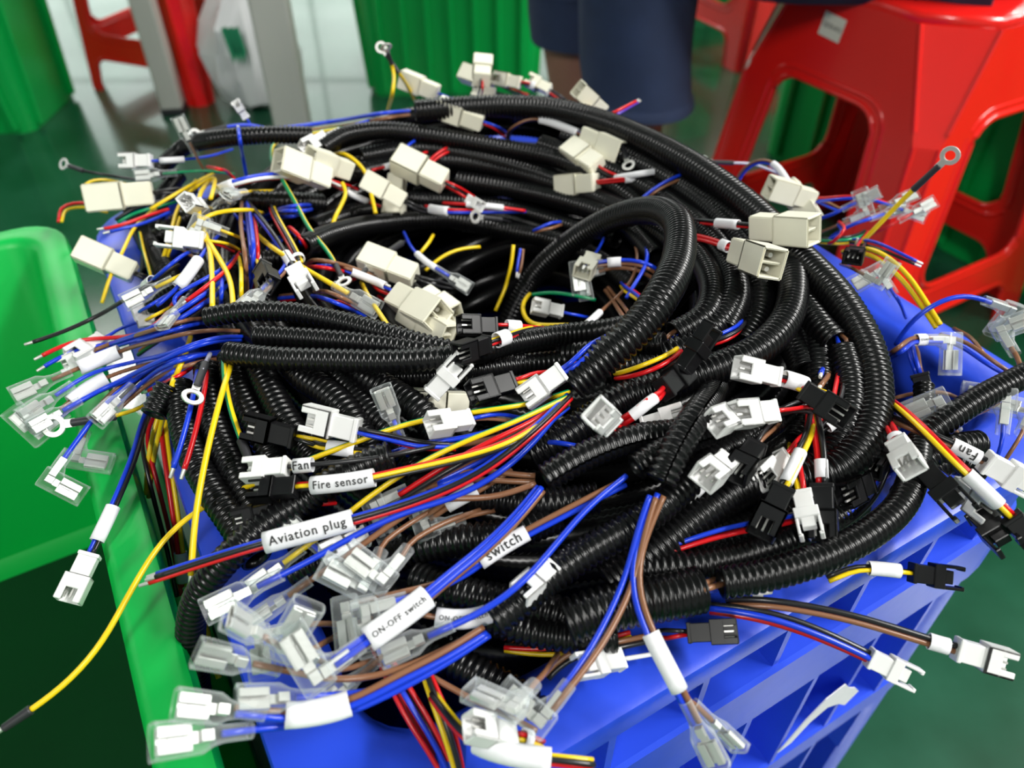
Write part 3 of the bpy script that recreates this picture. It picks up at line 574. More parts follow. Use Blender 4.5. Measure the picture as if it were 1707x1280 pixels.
def spade(x0=11, flag=False):
    def q(x0, x1, y0, y1, z0, z1): return (x0, x1, y0, y1, z0, z1)
    m = MB(); bx = [(0, 9, -3.4, 3.4, -.9, -.4), (0, 9, 2.5, 3.4, -.4, 1.0), (0, 9, -3.4, -2.5, -.4, 1.0), (0, 9, .6, 3.0, .8, 1.15), (0, 9, -3.0, -.6, .8, 1.15), (-2.5, 0, -1.6, 1.6, -.9, -.4), (-6, -2.5, -1.5, 1.5, -1.1, 1.2), (1.2, 6, -.5, .5, -.4, -.1)]
    for b in bx:
        if flag: m.box(*[v*U for v in (11.8+b[2], 11.8+b[3], 4.5+b[0], 4.5+b[1], b[4], b[5])])
        else: m.box(*[v*U for v in (x0+4+b[0], x0+4+b[1], b[2], b[3], b[4], b[5])])
    if flag: m.box(*[v*U for v in (1, 10, -1.6, 1.6, -1.1, 1.2)])
    return m
def ringm():
    m = MB(); n = 24
    c = 12.6
    def rg_(r, z): return [((c+r*math.cos(2*math.pi*i/n))*U, r*math.sin(2*math.pi*i/n)*U, z*U) for i in range(n)]
    m.loft([rg_(2.3, -.4), rg_(4.3, -.4), rg_(4.3, .4), rg_(2.3, .4), rg_(2.3, -.4)])
    return m.box(5*U, 9*U, -1.6*U, 1.6*U, -.4*U, .4*U)
def build_proto():
    smf = S((0, 1.6, -4.1, 4.1, -2.9, 2.9), (1.2, 9.5, -3.7, 3.7, -2.6, 2.6), (9, 10.4, -4.9, 4.9, -3.6, 3.6), (9, 19.5, 3.8, 4.9, -3.6, 3.6), (9, 19.5, -4.9, -3.8, -3.6, 3.6), (9, 19.5, -4.9, 4.9, -3.6, -2.6),
            (9, 14.5, -4.9, 4.9, 2.6, 3.6), (14, 19.5, -4.9, -2.2, 2.6, 3.6), (14, 19.5, 2.2, 4.9, 2.6, 3.6))
    pins = [S((10, 18, y-.35, y+.35, -.35, .35)) for y in (-2.3, 0, 2.3)]
    smm = S((0, 1.6, -4.1, 4.1, -2.9, 2.9), (1.2, 9, -3.7, 3.7, -2.6, 2.6), (8.5, 13, -4.9, 4.9, -3.3, 3.3), (13, 21, -4.9, -3.7, -2.6, 2.6), (13, 21, 3.7, 4.9, -2.6, 2.6), (20, 21.4, -4.9, -3.1, -2.6, 2.6), (20, 21.4, 3.1, 4.9, -2.6, 2.6), (12.5, 17, -2.7, 2.7, -1.9, 1.9))
    latch = S((2.5, 13, -1.5, 1.5, -3.9, -3.2), (2.5, 4.2, -1.5, 1.5, -3.3, -2.4), (11.6, 13, -2.2, 2.2, -4.2, -3.2))
    mol = S((0, 14.5, -5.8, 5.8, -5.0, 5.0), (13.5, 15.5, -7.0, 7.0, -6.2, 6.2), (13.5, 32, 5.7, 7.0, -6.2, 6.2), (13.5, 32, -7.0, -5.7, -6.2, 6.2), (13.5, 32, -7.0, 7.0, -6.2, -5.0), (13.5, 32, -7.0, 7.0, 5.0, 6.2), (15, 30.5, -.6, .6, -5.1, 5.1))
    mpin = MB()
    mp = [MB().cyl((15*U, y*U, 0), (28*U, y*U, 0), 1.1*U, n=8) for y in (-3.1, 3.1)]
    mlat = S((4, 21, -2.2, 2.2, -7.5, -6.5), (10, 13, -2.2, 2.2, -6.8, -4.8), (19.5, 21, -3, 3, -8, -6))
    for c in ('white', 'black', 'cream'):
        PROTO['smf_'+c] = [('housing', smf.mesh('plug_housing', M[c], .0003), [('pin', p.mesh('pin', M['metal'])) for p in pins] + [('latch', latch.mesh('latch', M[c], .0003))])]
        PROTO['smm_'+c] = [('housing', smm.mesh('plug_housing', M[c], .0003), [('latch', latch.mesh('latch', M[c], .0003))])]
        PROTO['mol_'+c] = [('housing', mol.mesh('plug_housing', M[c], .0007, seg=2), [('pin', p.mesh('pin', M['metal'])) for p in mp] + [('latch', mlat.mesh('latch', M[c], .0005))])]
    PROTO['sps'] = [('clear_sleeve', clear_straight().mesh('clear_sleeve', M['clear'], smooth=True, angle=50), []), ('spade_terminal', spade().mesh('spade_terminal', M['metal'], .00025), [])]
    PROTO['spf'] = [('clear_sleeve', clear_flag().mesh('clear_sleeve', M['clear'], smooth=True, angle=50), []), ('spade_terminal', spade(flag=True).mesh('spade_terminal', M['metal'], .00025), [])]
    PROTO['bare'] = [('spade_terminal', spade(0).mesh('spade_terminal', M['metal'], .00025), [])]
    PROTO['ring'] = [('ring_terminal', ringm().mesh('ring_terminal', M['metal'], .00015), []), ('heat_shrink', MB().cyl((-9*U, 0, 0), (6.5*U, 0, 0), 1.7*U, 1.5*U, 12).mesh('heat_shrink', M['shrink'], .0003, True), [])]
    PROTO['tip'] = [('bare_tip', MB().cyl((-1*U, 0, 0), (3.2*U, 0, 0), .75*U, .65*U, 8).mesh('bare_tip', M['metal'], .0002, True), [])]
    PROTO['shrinktip'] = [('heat_shrink', MB().cyl((-1*U, 0, 0), (7*U, 0, 0), 1.5*U, 1.2*U, 10).mesh('heat_shrink', M['shrink'], .0003, True), []), ('bare_tip', MB().cyl((6*U, 0, 0), (12*U, 0, 0), .8*U, .6*U, 8).mesh('bare_tip', M['metal'], .0002, True), [])]
build_proto()
LATCHED = {}
def end_part(kind, root, pos, X, roll, sc=1.0, flip=False):
    sc *= .9 if kind[:2] == 'sm' else 1
    X = Vector(X).normalized(); c = Vector(CAM)-Vector(pos); Z = (c-X*c.dot(X)).normalized()
    Z = Matrix.Rotation(R(roll), 3, X) @ Z; Y = Z.cross(X)
    m = Matrix((X*sc, Y*sc*(-1 if flip else 1), Z*sc)).transposed().to_4x4(); m.translation = Vector(pos)
    m = root.matrix_basis.inverted() @ m
    for nm, me, subs in PROTO[kind]:
        o = link(nm, me, root, m)
        for sn, sm in subs: link(sn, sm, o)
OFF = {1: [(0, 0)], 2: [(1, 0), (-1, 0)], 3: [(1.1, -.5), (-1.1, -.5), (0, 1.1)], 4: [(1.05, 1.05), (-1.05, 1.05), (-1.05, -1.05), (1.05, -1.05)], 5: [(1.9, 0), (.6, 1.7), (-1.5, 1.2), (-1.5, -1.2), (.6, -1.7)]}
WIRE_NAME = {'r': 'red', 'k': 'black', 'b': 'blue', 'n': 'brown', 'y': 'yellow', 'g': 'green and yellow striped', 'e': 'grey', 'w': 'white', 'v': 'violet', 'G': 'green'}
KIND = {'smf': ('plug_lead', 'connector'), 'smm': ('plug_lead', 'connector'), 'mol': ('plug_lead', 'connector'), 'sps': ('spade_lead', 'terminal'), 'spf': ('spade_lead', 'terminal'), 'bare': ('spade_lead', 'terminal'), 'rin': ('ring_lead', 'terminal'), 'tip': ('loose_wire', 'wire'), 'shr': ('loose_wire', 'wire'), '': ('loose_wire', 'wire')}
wr = random.Random(5)
def wire_mesh(P, N, B, r, code):
    sd = 8; ph = None
    if code == 'g': ph = np.linspace(-1.4, -.6, len(P))+wr.uniform(-.3, .3)
    V, F = sweep(P, N, B, np.full(len(P), r), np.full(len(P), r), sd, phase=ph if ph is not None else 0)
    n = len(P); caps = (list(range(sd))[::-1], [(n-1)*sd+i for i in range(sd)])
    if code == 'g':
        idx = np.tile(np.array([0, 0, 1, 1, 1, 0, 0, 0]), n-1)
        return npmesh('wire', V, F, [M['y'], M['G']], idx, caps=caps)
    return npmesh('wire', V, F, M[code], caps=caps)
def W(label, pts, wires, end='', d=1.5, sl=None, r=.85, roll=0, sc=1.0, ab=False, g=None, flip=False, tw=None, a=None, b=None, ends=None, fan=0):
    """a lead: wires along the points (pixel x, y, centimetres above the heap, or above the rims with ab), a plug or terminal at the last point"""
    r *= .001; P = []
    for k, p in enumerate(pts):
        h = (p[2] if len(p) > 2 else (d if k else d-.9))/100
        q = atz(p[0], p[1], h) if ab else ats(p[0], p[1], h)
        if ab and k and h > .006:          # never let a lead sink under the tubes of the heap
            a_, b_ = (q[0]*E1[0]+q[1]*E1[1]-.19)/.19, (q[0]*E2[0]+q[1]*E2[1]-.345)/.24
            if a_*a_+b_*b_ < 1.05 and q[2]-ZR < mound(q)+.019:
                q2 = ats(p[0], p[1], .019); q = q2 if np.linalg.norm(q2-q) < .06 else q
        P.append(q)
    C, L = resample(catmull(P, 16), .004)
    if len(C) > 12:
        k = 5; Cp = np.vstack((np.repeat(C[:1], 2, 0), C, np.repeat(C[-1:], 2, 0))); C = np.stack([np.convolve(Cp[:, i], np.ones(k)/k, 'valid') for i in range(3)], 1)
    Tn, N, B = frames(C); n = len(C); s = np.linspace(0, 1, n)
    nm, cat = KIND[end[:3] if end not in ('bare',) else 'bare']
    root = thing(nm, label, cat, C[-1], 0, g); inv = -C[-1]
    tw = wr.uniform(-1.2, 1.2) if tw is None else tw
    off = OFF[len(wires)]
    for k, c in enumerate(wires):
        an = tw*s; ox, oy = off[k][1]*r, off[k][0]*r
        sp = 1 + 1.1*np.sin(s*math.pi)**2*wr.uniform(.2, .9) if not sl else np.ones(n)
        Q = C + ((np.cos(an)*ox-np.sin(an)*oy)*sp)[:, None]*N + ((np.sin(an)*ox+np.cos(an)*oy)*sp)[:, None]*B
        if fan and len(wires) > 1: Q = Q + (np.clip((s-.75)/.25, 0, 1)**2*fan*.001*off[k][0])[:, None]*B
        if end in ('tip', 'shrinktip'):
            cut = wr.randint(0, 2) if len(wires) > 1 else 0
            Q = Q[:len(Q)-cut]; NN, BB = N[:len(Q)], B[:len(Q)]
        else: NN, BB = N, B
        if end in ('sps', 'spf'): Q = np.vstack((Q, Q[-1]+Tn[-2]*.007)); NN = np.vstack((N, N[-1:])); BB = np.vstack((B, B[-1:]))
        w = link('wire', wire_mesh(Q+inv, NN, BB, r, c), root)
        if len(wires) > 1: w['label'] = WIRE_NAME[c]+' wire'
        if end in ('tip', 'shrinktip'): end_part(end, root, Q[-1], Q[-1]-Q[-2], roll, sc*r/.00085)
    if end and end not in ('tip', 'shrinktip'):
        end_part(end, root, C[-1], Tn[-2], roll, sc, flip)
    for e in (sl if isinstance(sl, list) else [sl] if sl else []):
        e = tuple(e)+(None,)*(4-len(e)); s0, s1, txt, fl = e        # distances from the wire end in mm
        dist = (1-s)*L*1000; m0 = (dist >= s0) & (dist <= s1); ii = np.where(m0)[0]
        if len(ii) < 2: continue
        q = C[ii[0]:ii[-1]+1]; q, ql = resample(q, .003); t3, n3, b3 = frames(q)
        nw = len(wires); wa = a or {1: 2.0, 2: 3.0, 3: 3.5, 4: 3.8, 5: 4.2}[nw]; wb = b or {1: 1.9, 2: 2.1, 3: 2.9, 4: 3.2, 5: 3.6}[nw]
        k0 = len(q); idx = list(range(k0)) + list(range(k0))[::-1] + [0]
        ra = np.array([wb]*k0+[wb-.35]*k0+[wb])*U; rb = np.array([wa]*k0+[wa-.35]*k0+[wa])*U
        V, F = sweep(q[idx], n3[idx], b3[idx], ra, rb, 16)
        so = link('label_sleeve', npmesh('label_sleeve', V+inv, F, M['sleeve']), root)
        if txt:
            me = flat_text(txt, 1, 'lettering', 5, 1.15); co = np.array([v.co for v in me.vertices]); w = co[:, 0].max()-co[:, 0].min()
            scl = min(.86*ql/w, .0048); wy = wa*U
            u = (co[:, 0]-(co[:, 0].max()+co[:, 0].min())/2)*scl; v = co[:, 1]*scl
            fwd = t3[k0//2]; scr = fwd[0]            # read along +X of the room
            sg = (1 if scr >= 0 else -1)*(-1 if fl else 1)
            pos = np.clip(ql/2 + sg*u, 0, ql)/ql*(k0-1); an = -sg*v/wy
            ci = lambda A: np.stack([np.interp(pos, np.arange(k0), A[:, j]) for j in range(3)], 1)
            X = ci(q) + ci(n3)*(np.cos(an)*(wb*U+.00028))[:, None] + ci(b3)*(np.sin(an)*(wy+.0003))[:, None]
            X = X + inv
            for vv, xx in zip(me.vertices, X): vv.co = xx
            lo = link('lettering', me, so)
    return root
# ------------------------------------------------------------------ leads: the front left
W('white Aviation plug sleeve lead with three stripped wires over the green rim', [(955, 655, 2.2), (890, 718, 2.4), (800, 787, 2.6), (700, 832, 2.8), (575, 870, 3.0), (430, 908, 3.0), (320, 942, 2.6), (224, 974, 2.2)], 'brk', 'tip', sl=(45, 80, 'Aviation plug'), r=.95, tw=0, a=3.9, b=2.9)
W('long green and yellow wire ending far down in the green crate', [(950, 652, 2.6), (870, 675, 3.0), (780, 688, 3.2), (680, 706, 3.2), (590, 738, 3.0), (500, 772, 2.6), (440, 800, 2.4), (385, 822, 2.4), (330, 850, 2.2), (272, 900, 2.0), (215, 990, 1.6), (165, 1078, 1.0), (95, 1152, .2), (36, 1193, -.2)], 'g', 'shrinktip', ab=True, r=1.15)
W('green and yellow wire ending in a dull clear sleeve under the Aviation plug sleeve', [(952, 658, 2.3), (860, 702, 2.4), (770, 738, 2.4), (690, 778, 2.3), (615, 828, 2.1), (560, 872, 1.9), (520, 905, 1.7), (490, 925, 1.6)], 'g', 'sps', r=1.1, sc=.9)
W('Fire sensor lead with a black plug at the left end', [(950, 668, 2.0), (850, 738, 2.6), (750, 768, 2.9), (680, 783, 3.0), (600, 801, 3.1), (510, 810, 3.1), (485, 812, 3.1)], 'rky', 'smf_black', tw=0, sl=(6, 33, 'Fire sensor'), r=.85, sc=1.05, roll=25, a=3.4, b=2.6)
W('Fan sleeve lead with a white plug above the Fire sensor plug', [(760, 735, 1.0), (690, 752, 2.4), (620, 764, 3.0), (560, 771, 3.2), (500, 776, 3.3), (470, 779, 3.3)], 'k', 'smf_white', sl=(3, 14, 'Fan'), r=.9, sc=1.0, roll=25, a=2.8, b=2.4)
W('black plug tucked beneath the Fire sensor plug', [(560, 835, 1.0), (510, 838, 2.0), (470, 846, 2.3), (455, 850, 2.3)], 'kr', 'smf_black', roll=-10, sc=.85)
W('blue wire with a straight clear spade sleeve over the blue left rim', [(945, 672, 1.6), (850, 775, 2.2), (760, 828, 2.4), (680, 852, 2.6), (600, 888, 2.7), (510, 938, 2.6), (462, 962, 2.5), (450, 967, 2.5)], 'b', 'sps', r=1.15, sc=1.05)
W('brown wire with a straight clear spade sleeve beside the blue one', [(903, 802, 2.2), (820, 830, 2.3), (725, 832, 2.3), (660, 868, 2.3), (585, 922, 2.3), (520, 965, 2.2), (500, 980, 2.2)], 'n', 'sps', r=1.15, sc=.95, roll=60)
W('ON-OFF switch sleeve lead with a large clear flag sleeve', [(908, 806, 2.3), (860, 865, 2.5), (800, 922, 2.7), (740, 970, 2.9), (700, 1005, 3.0), (610, 1068, 3.0), (588, 1084, 3.0), (578, 1092, 3.0)], 'bnb', 'spf', sl=(7, 33, 'ON-OFF switch'), r=1.1, a=4.2, b=2.9, sc=1.15, roll=-15, flip=True)
W('blue wire of the front trio ending in a rounded clear sleeve', [(1052, 787, 2.3), (980, 846, 2.6), (912, 925, 2.8), (870, 972, 2.9), (806, 1018, 2.8), (755, 1043, 2.6), (735, 1050, 2.6)], 'b', 'sps', r=1.15, sc=.95, roll=25)
W('grey switch sleeve on a brown and blue pair with an upright flag sleeve', [(1050, 799, 2.1), (955, 848, 2.2), (835, 912, 2.2), (750, 970, 2.1), (690, 987, 2.2), (645, 996, 2.3), (622, 1002, 2.3)], 'nb', 'spf', sl=(36, 60, 'switch'), r=1.05, sc=1.0, roll=20, flip=False)
W('blue wire with a flag sleeve lying over the ON-OFF switch sleeve', [(900, 880, 1.8), (800, 935, 2.2), (720, 985, 2.7), (668, 1000, 3.0), (652, 1004, 3.0)], 'b', 'spf', r=1.1, sc=.95, roll=-20)
W('brown and blue pair hanging from the front tube with clear flags at the rim', [(1092, 818, 3.0), (1070, 880, 2.8), (1050, 960, 2.4), (1005, 1058, 2.2), (965, 1120, 2.2), (940, 1150, 2.2), (932, 1162, 2.1)], 'bn', 'spf', r=1.1, sc=1.0, roll=10, flip=True)
W('second clear flag sleeve at the front rim beside the hanging pair', [(930, 1090, .6), (905, 1125, 1.4), (890, 1140, 1.8), (884, 1148, 1.9)], 'n', 'spf', r=1.0, sc=1.0, roll=30, flip=True)
W('brown and blue pair with a white sleeve hanging over the blue rim', [(1106, 815, 3.0), (1082, 868, 2.8), (1058, 950, 2.5), (1072, 1030, 2.4), (1106, 1098, 2.0), (1140, 1165, 1.2), (1150, 1185, .8)], 'bn', 'sps', sl=(7, 30), r=1.1, sc=.95, roll=20, tw=.3)
W('brown wire ending in a clear sleeve beside the hanging white sleeve', [(1120, 1130, 1.4), (1140, 1158, 1.2), (1152, 1172, 1.0), (1162, 1177, .8)], 'n', 'sps', r=1.0, sc=.85, roll=60)
W('blank white sleeve on a brown wire with a clear spade at the lower left', [(818, 1044, 1.8), (740, 1093, 2.1), (660, 1133, 2.2), (567, 1180, 2.2), (460, 1194, 2.3), (432, 1190, 2.7), (420, 1186, 3.0)], 'nb', 'sps', sl=(8, 32), r=1.1, a=4.0, b=2.8, sc=1.0, roll=15)
W('lowest blue wire with a clear spade across the green rim', [(826, 1052, 1.6), (740, 1108, 1.8), (640, 1162, 1.8), (540, 1202, 1.7), (460, 1212, 1.9), (410, 1217, 2.4), (398, 1220, 2.7)], 'b', 'sps', r=1.1, sc=1.1, roll=10)
W('brown wire with a clear spade pointing left above the blank sleeve', [(812, 1046, 1.7), (700, 1102, 2.0), (600, 1132, 2.1), (520, 1128, 2.0), (460, 1112, 2.5), (448, 1113, 2.8)], 'n', 'sps', r=1.1, sc=1.0, roll=-25)
W('blue wire with a clear spade just above the blank sleeve', [(800, 1062, 1.3), (710, 1125, 1.6), (620, 1152, 1.8), (540, 1160, 2.1), (520, 1160, 2.4)], 'b', 'sps', r=1.1, sc=1.0, roll=25)
W('clear spade pointing up left by the blue rim', [(620, 1030, .8), (560, 1060, 1.6), (500, 1090, 2.4), (472, 1082, 3.0), (462, 1074, 3.4)], 'n', 'sps', r=1.0, sc=1.0, roll=30)
W('empty clear flag sleeve beside the large one in front', [(620, 1100, 1.4), (570, 1115, 2.0), (545, 1105, 2.4), (535, 1102, 2.4)], 'n', 'spf', r=1.0, sc=1.1, roll=-35, flip=True)
W('clear spade hanging below the large flag sleeve', [(665, 1078, 1.2), (640, 1092, 1.4), (630, 1100, 1.4), (622, 1108, 1.4)], 'n', 'sps', r=1.0, sc=.9, roll=45)
W('left of the paired clear flag sleeves in the front centre', [(760, 830, .6), (690, 868, 1.6), (640, 905, 2.2), (632, 922, 2.3), (630, 930, 2.3)], 'n', 'spf', r=1.0, sc=1.05, roll=-5, flip=True, g='paired clear flag sleeves')
W('right of the paired clear flag sleeves in the front centre', [(800, 850, .6), (740, 872, 1.6), (690, 900, 2.2), (676, 916, 2.4), (672, 924, 2.4)], 'n', 'spf', r=1.0, sc=1.05, roll=5, flip=True, g='paired clear flag sleeves')
W('small clear flag with a brown wire left of the upright flag', [(620, 1035, 1.2), (570, 1040, 1.8), (520, 1040, 2.1), (496, 1046, 2.2), (485, 1048, 2.2)], 'n', 'spf', r=1.0, sc=.9, roll=15)
W('dark clear flag sleeve under the front trio', [(830, 850, .4), (790, 858, .8), (770, 864, .9), (762, 868, .9)], 'n', 'spf', r=1.0, sc=1.0, roll=20, flip=True)
W('dull clear sleeves under the red wire in the front centre', [(740, 790, .6), (700, 805, 1.1), (680, 815, 1.2), (668, 820, 1.2)], 'b', 'spf', r=1.0, sc=.95, roll=-15)
W('grey sleeved brown lead under the red wire', [(850, 780, 1.0), (800, 812, 1.6), (745, 842, 1.5), (715, 862, 1.2)], 'nn', '', sl=(8, 24), r=1.0)
W('white plug under the Aviation plug sleeve', [(680, 860, .8), (640, 878, 1.5), (622, 886, 1.8), (612, 892, 1.8)], 'b', 'smf_white', roll=20, sc=1.0)
W('blue stub in a clear sleeve left of the upright flag', [(575, 960, .8), (560, 945, 1.2), (545, 930, 1.4), (540, 926, 1.4)], 'b', 'sps', r=1.0, sc=.8, roll=0)
W('white plug and sleeve lying across the front trio tubes', [(1000, 880, .8), (965, 905, 1.6), (930, 935, 2.2), (922, 942, 2.2)], 'b', 'smf_white', sl=(1, 15), sc=1.0, roll=20)
W('red blue and black wire bunch dropping into the front hollow', [(620, 1060, .4), (660, 1130, .2), (700, 1200, -.4), (735, 1262, -1.2), (760, 1330, -2)], 'rbrkr', '', r=.95, d=0)
W('red and yellow wire bunch crossing the front hollow', [(700, 1090, .4), (720, 1150, .5), (745, 1210, 0), (762, 1270, -.8), (775, 1330, -2)], 'yrk', '', r=.95)
W('red yellow and black wires to the white sleeve at the bottom edge', [(715, 1150, .4), (760, 1210, .8), (800, 1244, 1.3), (880, 1262, 1.5), (940, 1268, 1.5), (1000, 1275, 1.0)], 'ryk', '', sl=(16, 44), r=.95)
W('white plug with a pale sleeve at the bottom centre', [(905, 1240, 0), (885, 1233, .9), (868, 1228, 1.3), (855, 1226, 1.4)], 'ry', 'smf_white', sl=(1, 8), roll=30, sc=1.0)
W('ON-OFF switch sleeve lying deep in the dark front hollow', [(590, 1235, -2.2), (640, 1252, -2.0), (700, 1275, -2.0), (760, 1300, -2.0)], 'b', '', sl=(18, 42, 'ON-OFF switch'), a=3.2, b=2.6, r=1.1)
W('brown wire across the dark front hollow', [(680, 1105, .3), (740, 1140, .2), (800, 1172, .1), (870, 1205, .3), (905, 1225, .4)], 'n', '', r=1.1)
W('brown loop running into the dull clear sleeve', [(903, 798, 2.1), (850, 797, 2.0), (800, 790, 1.8), (740, 800, 1.4), (690, 815, 1.0)], 'nn', '', r=1.1)
W('ON-OFF switch sleeve lying behind the front white one', [(905, 975, 1.0), (840, 1010, 1.5), (790, 1035, 1.6), (735, 1030, 1.7), (690, 1022, 1.8)], 'n', '', sl=(5, 30, 'ON-OFF switch'), r=1.0, a=3.4, b=2.4)
# ------------------------------------------------------------------ the left edge
W('white sleeve on a brown wire with a straight clear spade over the green crate', [(424, 553, 2.5), (330, 552, 2.6), (265, 567, 2.6), (207, 583, 2.5), (135, 612, 2.4), (118, 619, 2.4), (103, 626, 2.4)], 'n', 'sps', sl=(8, 30), ab=True, r=1.05, sc=1.0, roll=20, a=3.6, b=2.8)
W('blue wire with a straight clear spade below the white left sleeve', [(424, 561, 2.4), (345, 566, 2.5), (285, 588, 2.4), (215, 605, 2.3), (150, 622, 2.2), (120, 640, 2.2), (108, 650, 2.2)], 'b', 'sps', ab=True, r=1.05, sc=1.0, roll=-20)
W('blue wire sweeping left to a clear sleeve above the big flag', [(422, 566, 2.3), (340, 572, 2.4), (270, 600, 2.3), (190, 640, 2.1), (125, 672, 2.0), (122, 676, 2.0)], 'b', 'sps', ab=True, r=1.15, sc=.9, roll=0)
W('blue wire bending down to the lowest clear flag over the green crate', [(380, 586, 2.2), (300, 596, 2.3), (240, 622, 2.2), (180, 668, 2.0), (145, 712, 1.8), (118, 748, 1.5), (104, 768, 1.3)], 'b', 'spf', ab=True, r=1.15, sc=1.0, roll=0)
W('big clear flag sleeve pointing down at the far left edge', [(220, 630, 1.4), (160, 655, 1.5), (120, 680, 1.5), (108, 690, 1.4), (102, 695, 1.4)], 'b', 'spf', ab=True, r=1.1, sc=1.05, roll=-10, flip=True)
W('brown wire with a clear flag behind the lowest left flag', [(250, 610, 1.0), (190, 650, 1.2), (155, 690, 1.1), (140, 725, .9), (137, 735, .8)], 'n', 'spf', ab=True, r=1.0, sc=1.0, roll=15)
W('loose white sleeve slanting under the white left sleeve', [(330, 590, 1.6), (250, 606, 1.9), (170, 632, 1.8), (105, 678, 1.6), (95, 688, 1.6)], 'n', '', sl=(4, 28), ab=True, r=1.0, a=3.2, b=2.6)
W('black stripped wire reaching left over the green crate', [(300, 440, 2.6), (235, 482, 2.8), (160, 528, 2.8), (100, 555, 2.7), (46, 573, 2.6)], 'k', 'tip', ab=True, r=1.05)
W('red stripped wire reaching left below the black one', [(300, 490, 2.4), (255, 545, 2.6), (205, 562, 2.6), (125, 568, 2.5), (62, 597, 2.4)], 'r', 'tip', ab=True, r=1.05)
W('blue stripped wire reaching left below the red one', [(250, 558, 2.0), (190, 572, 2.2), (120, 585, 2.2), (66, 616, 2.1)], 'b', 'tip', ab=True, r=1.05)
W('red stripped wire end pointing at the upper of the three tubes', [(400, 420, 2.4), (375, 452, 2.8), (338, 482, 2.9), (303, 507, 2.8)], 'r', 'tip', ab=True, r=1.05)
W('blue wire with a clear rounded spade above the three tubes', [(400, 420, 2.0), (360, 455, 2.6), (310, 482, 2.7), (282, 498, 2.6), (300, 512, 2.4)], 'b', '', ab=True, r=1.05)
W('clear spade pointing down between the red wires at the left', [(330, 470, 2.0), (315, 490, 2.3), (305, 502, 2.4), (300, 508, 2.4)], 'k', 'sps', ab=True, r=1.0, sc=.8, roll=60)
W('white plug with notched end in the left white cluster', [(300, 478, 1.8), (262, 502, 2.3), (240, 515, 2.5), (232, 520, 2.5)], 'b', 'smf_white', ab=True, roll=20, sc=1.1)
W('second white plug below the notched one in the left cluster', [(300, 505, 1.6), (265, 522, 2.0), (250, 530, 2.1), (244, 534, 2.1)], 'y', 'smf_white', ab=True, roll=-30, sc=1.1)
W('white plug nearest the green crate in the left cluster', [(250, 530, 1.4), (200, 548, 2.0), (180, 560, 2.1), (172, 564, 2.1)], 'b', 'smf_white', ab=True, roll=40, sc=1.1)
W('upper slanting white sleeve among the yellow wires', [(340, 420, 2.0), (300, 428, 2.6), (268, 455, 2.8), (235, 482, 2.7), (215, 497, 2.4)], 'b', '', sl=(12, 32), ab=True, r=1.0, a=2.7, b=2.6)
W('longer slanting white sleeve among the yellow wires', [(372, 385, 2.4), (340, 420, 3.0), (298, 478, 3.2), (280, 495, 3.0), (255, 515, 2.6)], 'b', '', sl=(14, 40), ab=True, r=1.0, a=3.0, b=2.8)
W('clear spade on a blue wire at the end of the slanting sleeve', [(330, 440, 2.2), (300, 460, 2.8), (284, 468, 2.9), (276, 471, 2.9)], 'y', 'sps', ab=True, r=1.0, sc=.95, roll=10)
W('cream plug hanging on the far left wall of the blue crate', [(260, 470, .4), (240, 462, 1.6), (232, 458, 1.8), (224, 455, 1.8)], 'kk', 'mol_cream', ab=True, sc=1.0, roll=10)
W('yellow wire arching down over the far left rim', [(262, 345, 1.4), (225, 378, 2.2), (205, 418, 2.4), (182, 465, 2.0), (168, 512, 1.0)], 'y', '', ab=True, r=1.1)
W('green and yellow wire dropping behind the left white sleeves', [(232, 385, 1.2), (240, 420, 1.6), (250, 455, 1.4), (258, 485, .8)], 'g', '', ab=True, r=1.0)
W('red and blue stripped pair pointing left at the far left', [(285, 350, 1.6), (240, 366, 2.4), (205, 378, 2.6), (168, 386, 2.6)], 'rb', 'tip', ab=True, r=1.05, fan=.6)
W('big cream plug at the far left with a black body behind it', [(330, 318, 1.6), (290, 318, 2.2), (268, 320, 2.4), (255, 321, 2.4)], 'kk', 'mol_cream', ab=True, sc=1.25, roll=0)
W('yellow wire curling at the far left tip of the heap', [(155, 350, .8), (135, 322, 1.6), (150, 300, 1.8), (185, 300, 1.4), (220, 310, .8)], 'y', '', ab=True, r=1.0)
W('red and yellow wire ends drooping at the far left tip', [(180, 352, .6), (140, 342, 1.4), (108, 348, 1.6), (100, 370, 1.4)], 'ry', '', ab=True, r=1.0)
W('dark ring terminal wire pointing left at the far left tip', [(230, 300, .6), (180, 292, 1.4), (140, 285, 1.7), (125, 280, 1.7)], 'k', 'ring', ab=True, r=1.0)
W('yellow wire slanting across the black body at the far left', [(365, 285, 1.4), (330, 302, 2.4), (285, 328, 2.6), (245, 352, 2.2)], 'y', '', ab=True, r=1.1)
W('gold ring wire with red and blue leads hanging on the left wall', [(350, 590, 1.6), (340, 612, 2.6), (336, 622, 2.8), (334, 628, 2.8)], 'e', 'ring', r=1.0, sc=1.05)
W('blue stripped wire hanging beside the ring on the left', [(330, 615, 1.6), (322, 660, 2.6), (305, 730, 2.6), (286, 790, 2.0)], 'b', 'tip', r=1.1)
W('red stripped wire hanging beside the ring on the left', [(345, 615, 1.6), (339, 660, 2.6), (322, 735, 2.6), (304, 792, 2.2)], 'r', 'tip', r=1.1)
W('long hanging yellow wire left of the blue rim', [(318, 560, 1.4), (300, 612, 2.0), (272, 670, 1.4), (250, 745, 0), (243, 832, -2.2)], 'y', '', ab=True, r=1.2)
W('second hanging yellow wire right behind the first', [(300, 580, 1.0), (285, 650, 1.6), (268, 710, 1.0), (255, 770, -.6), (247, 836, -2.6)], 'y', '', ab=True, r=1.2)
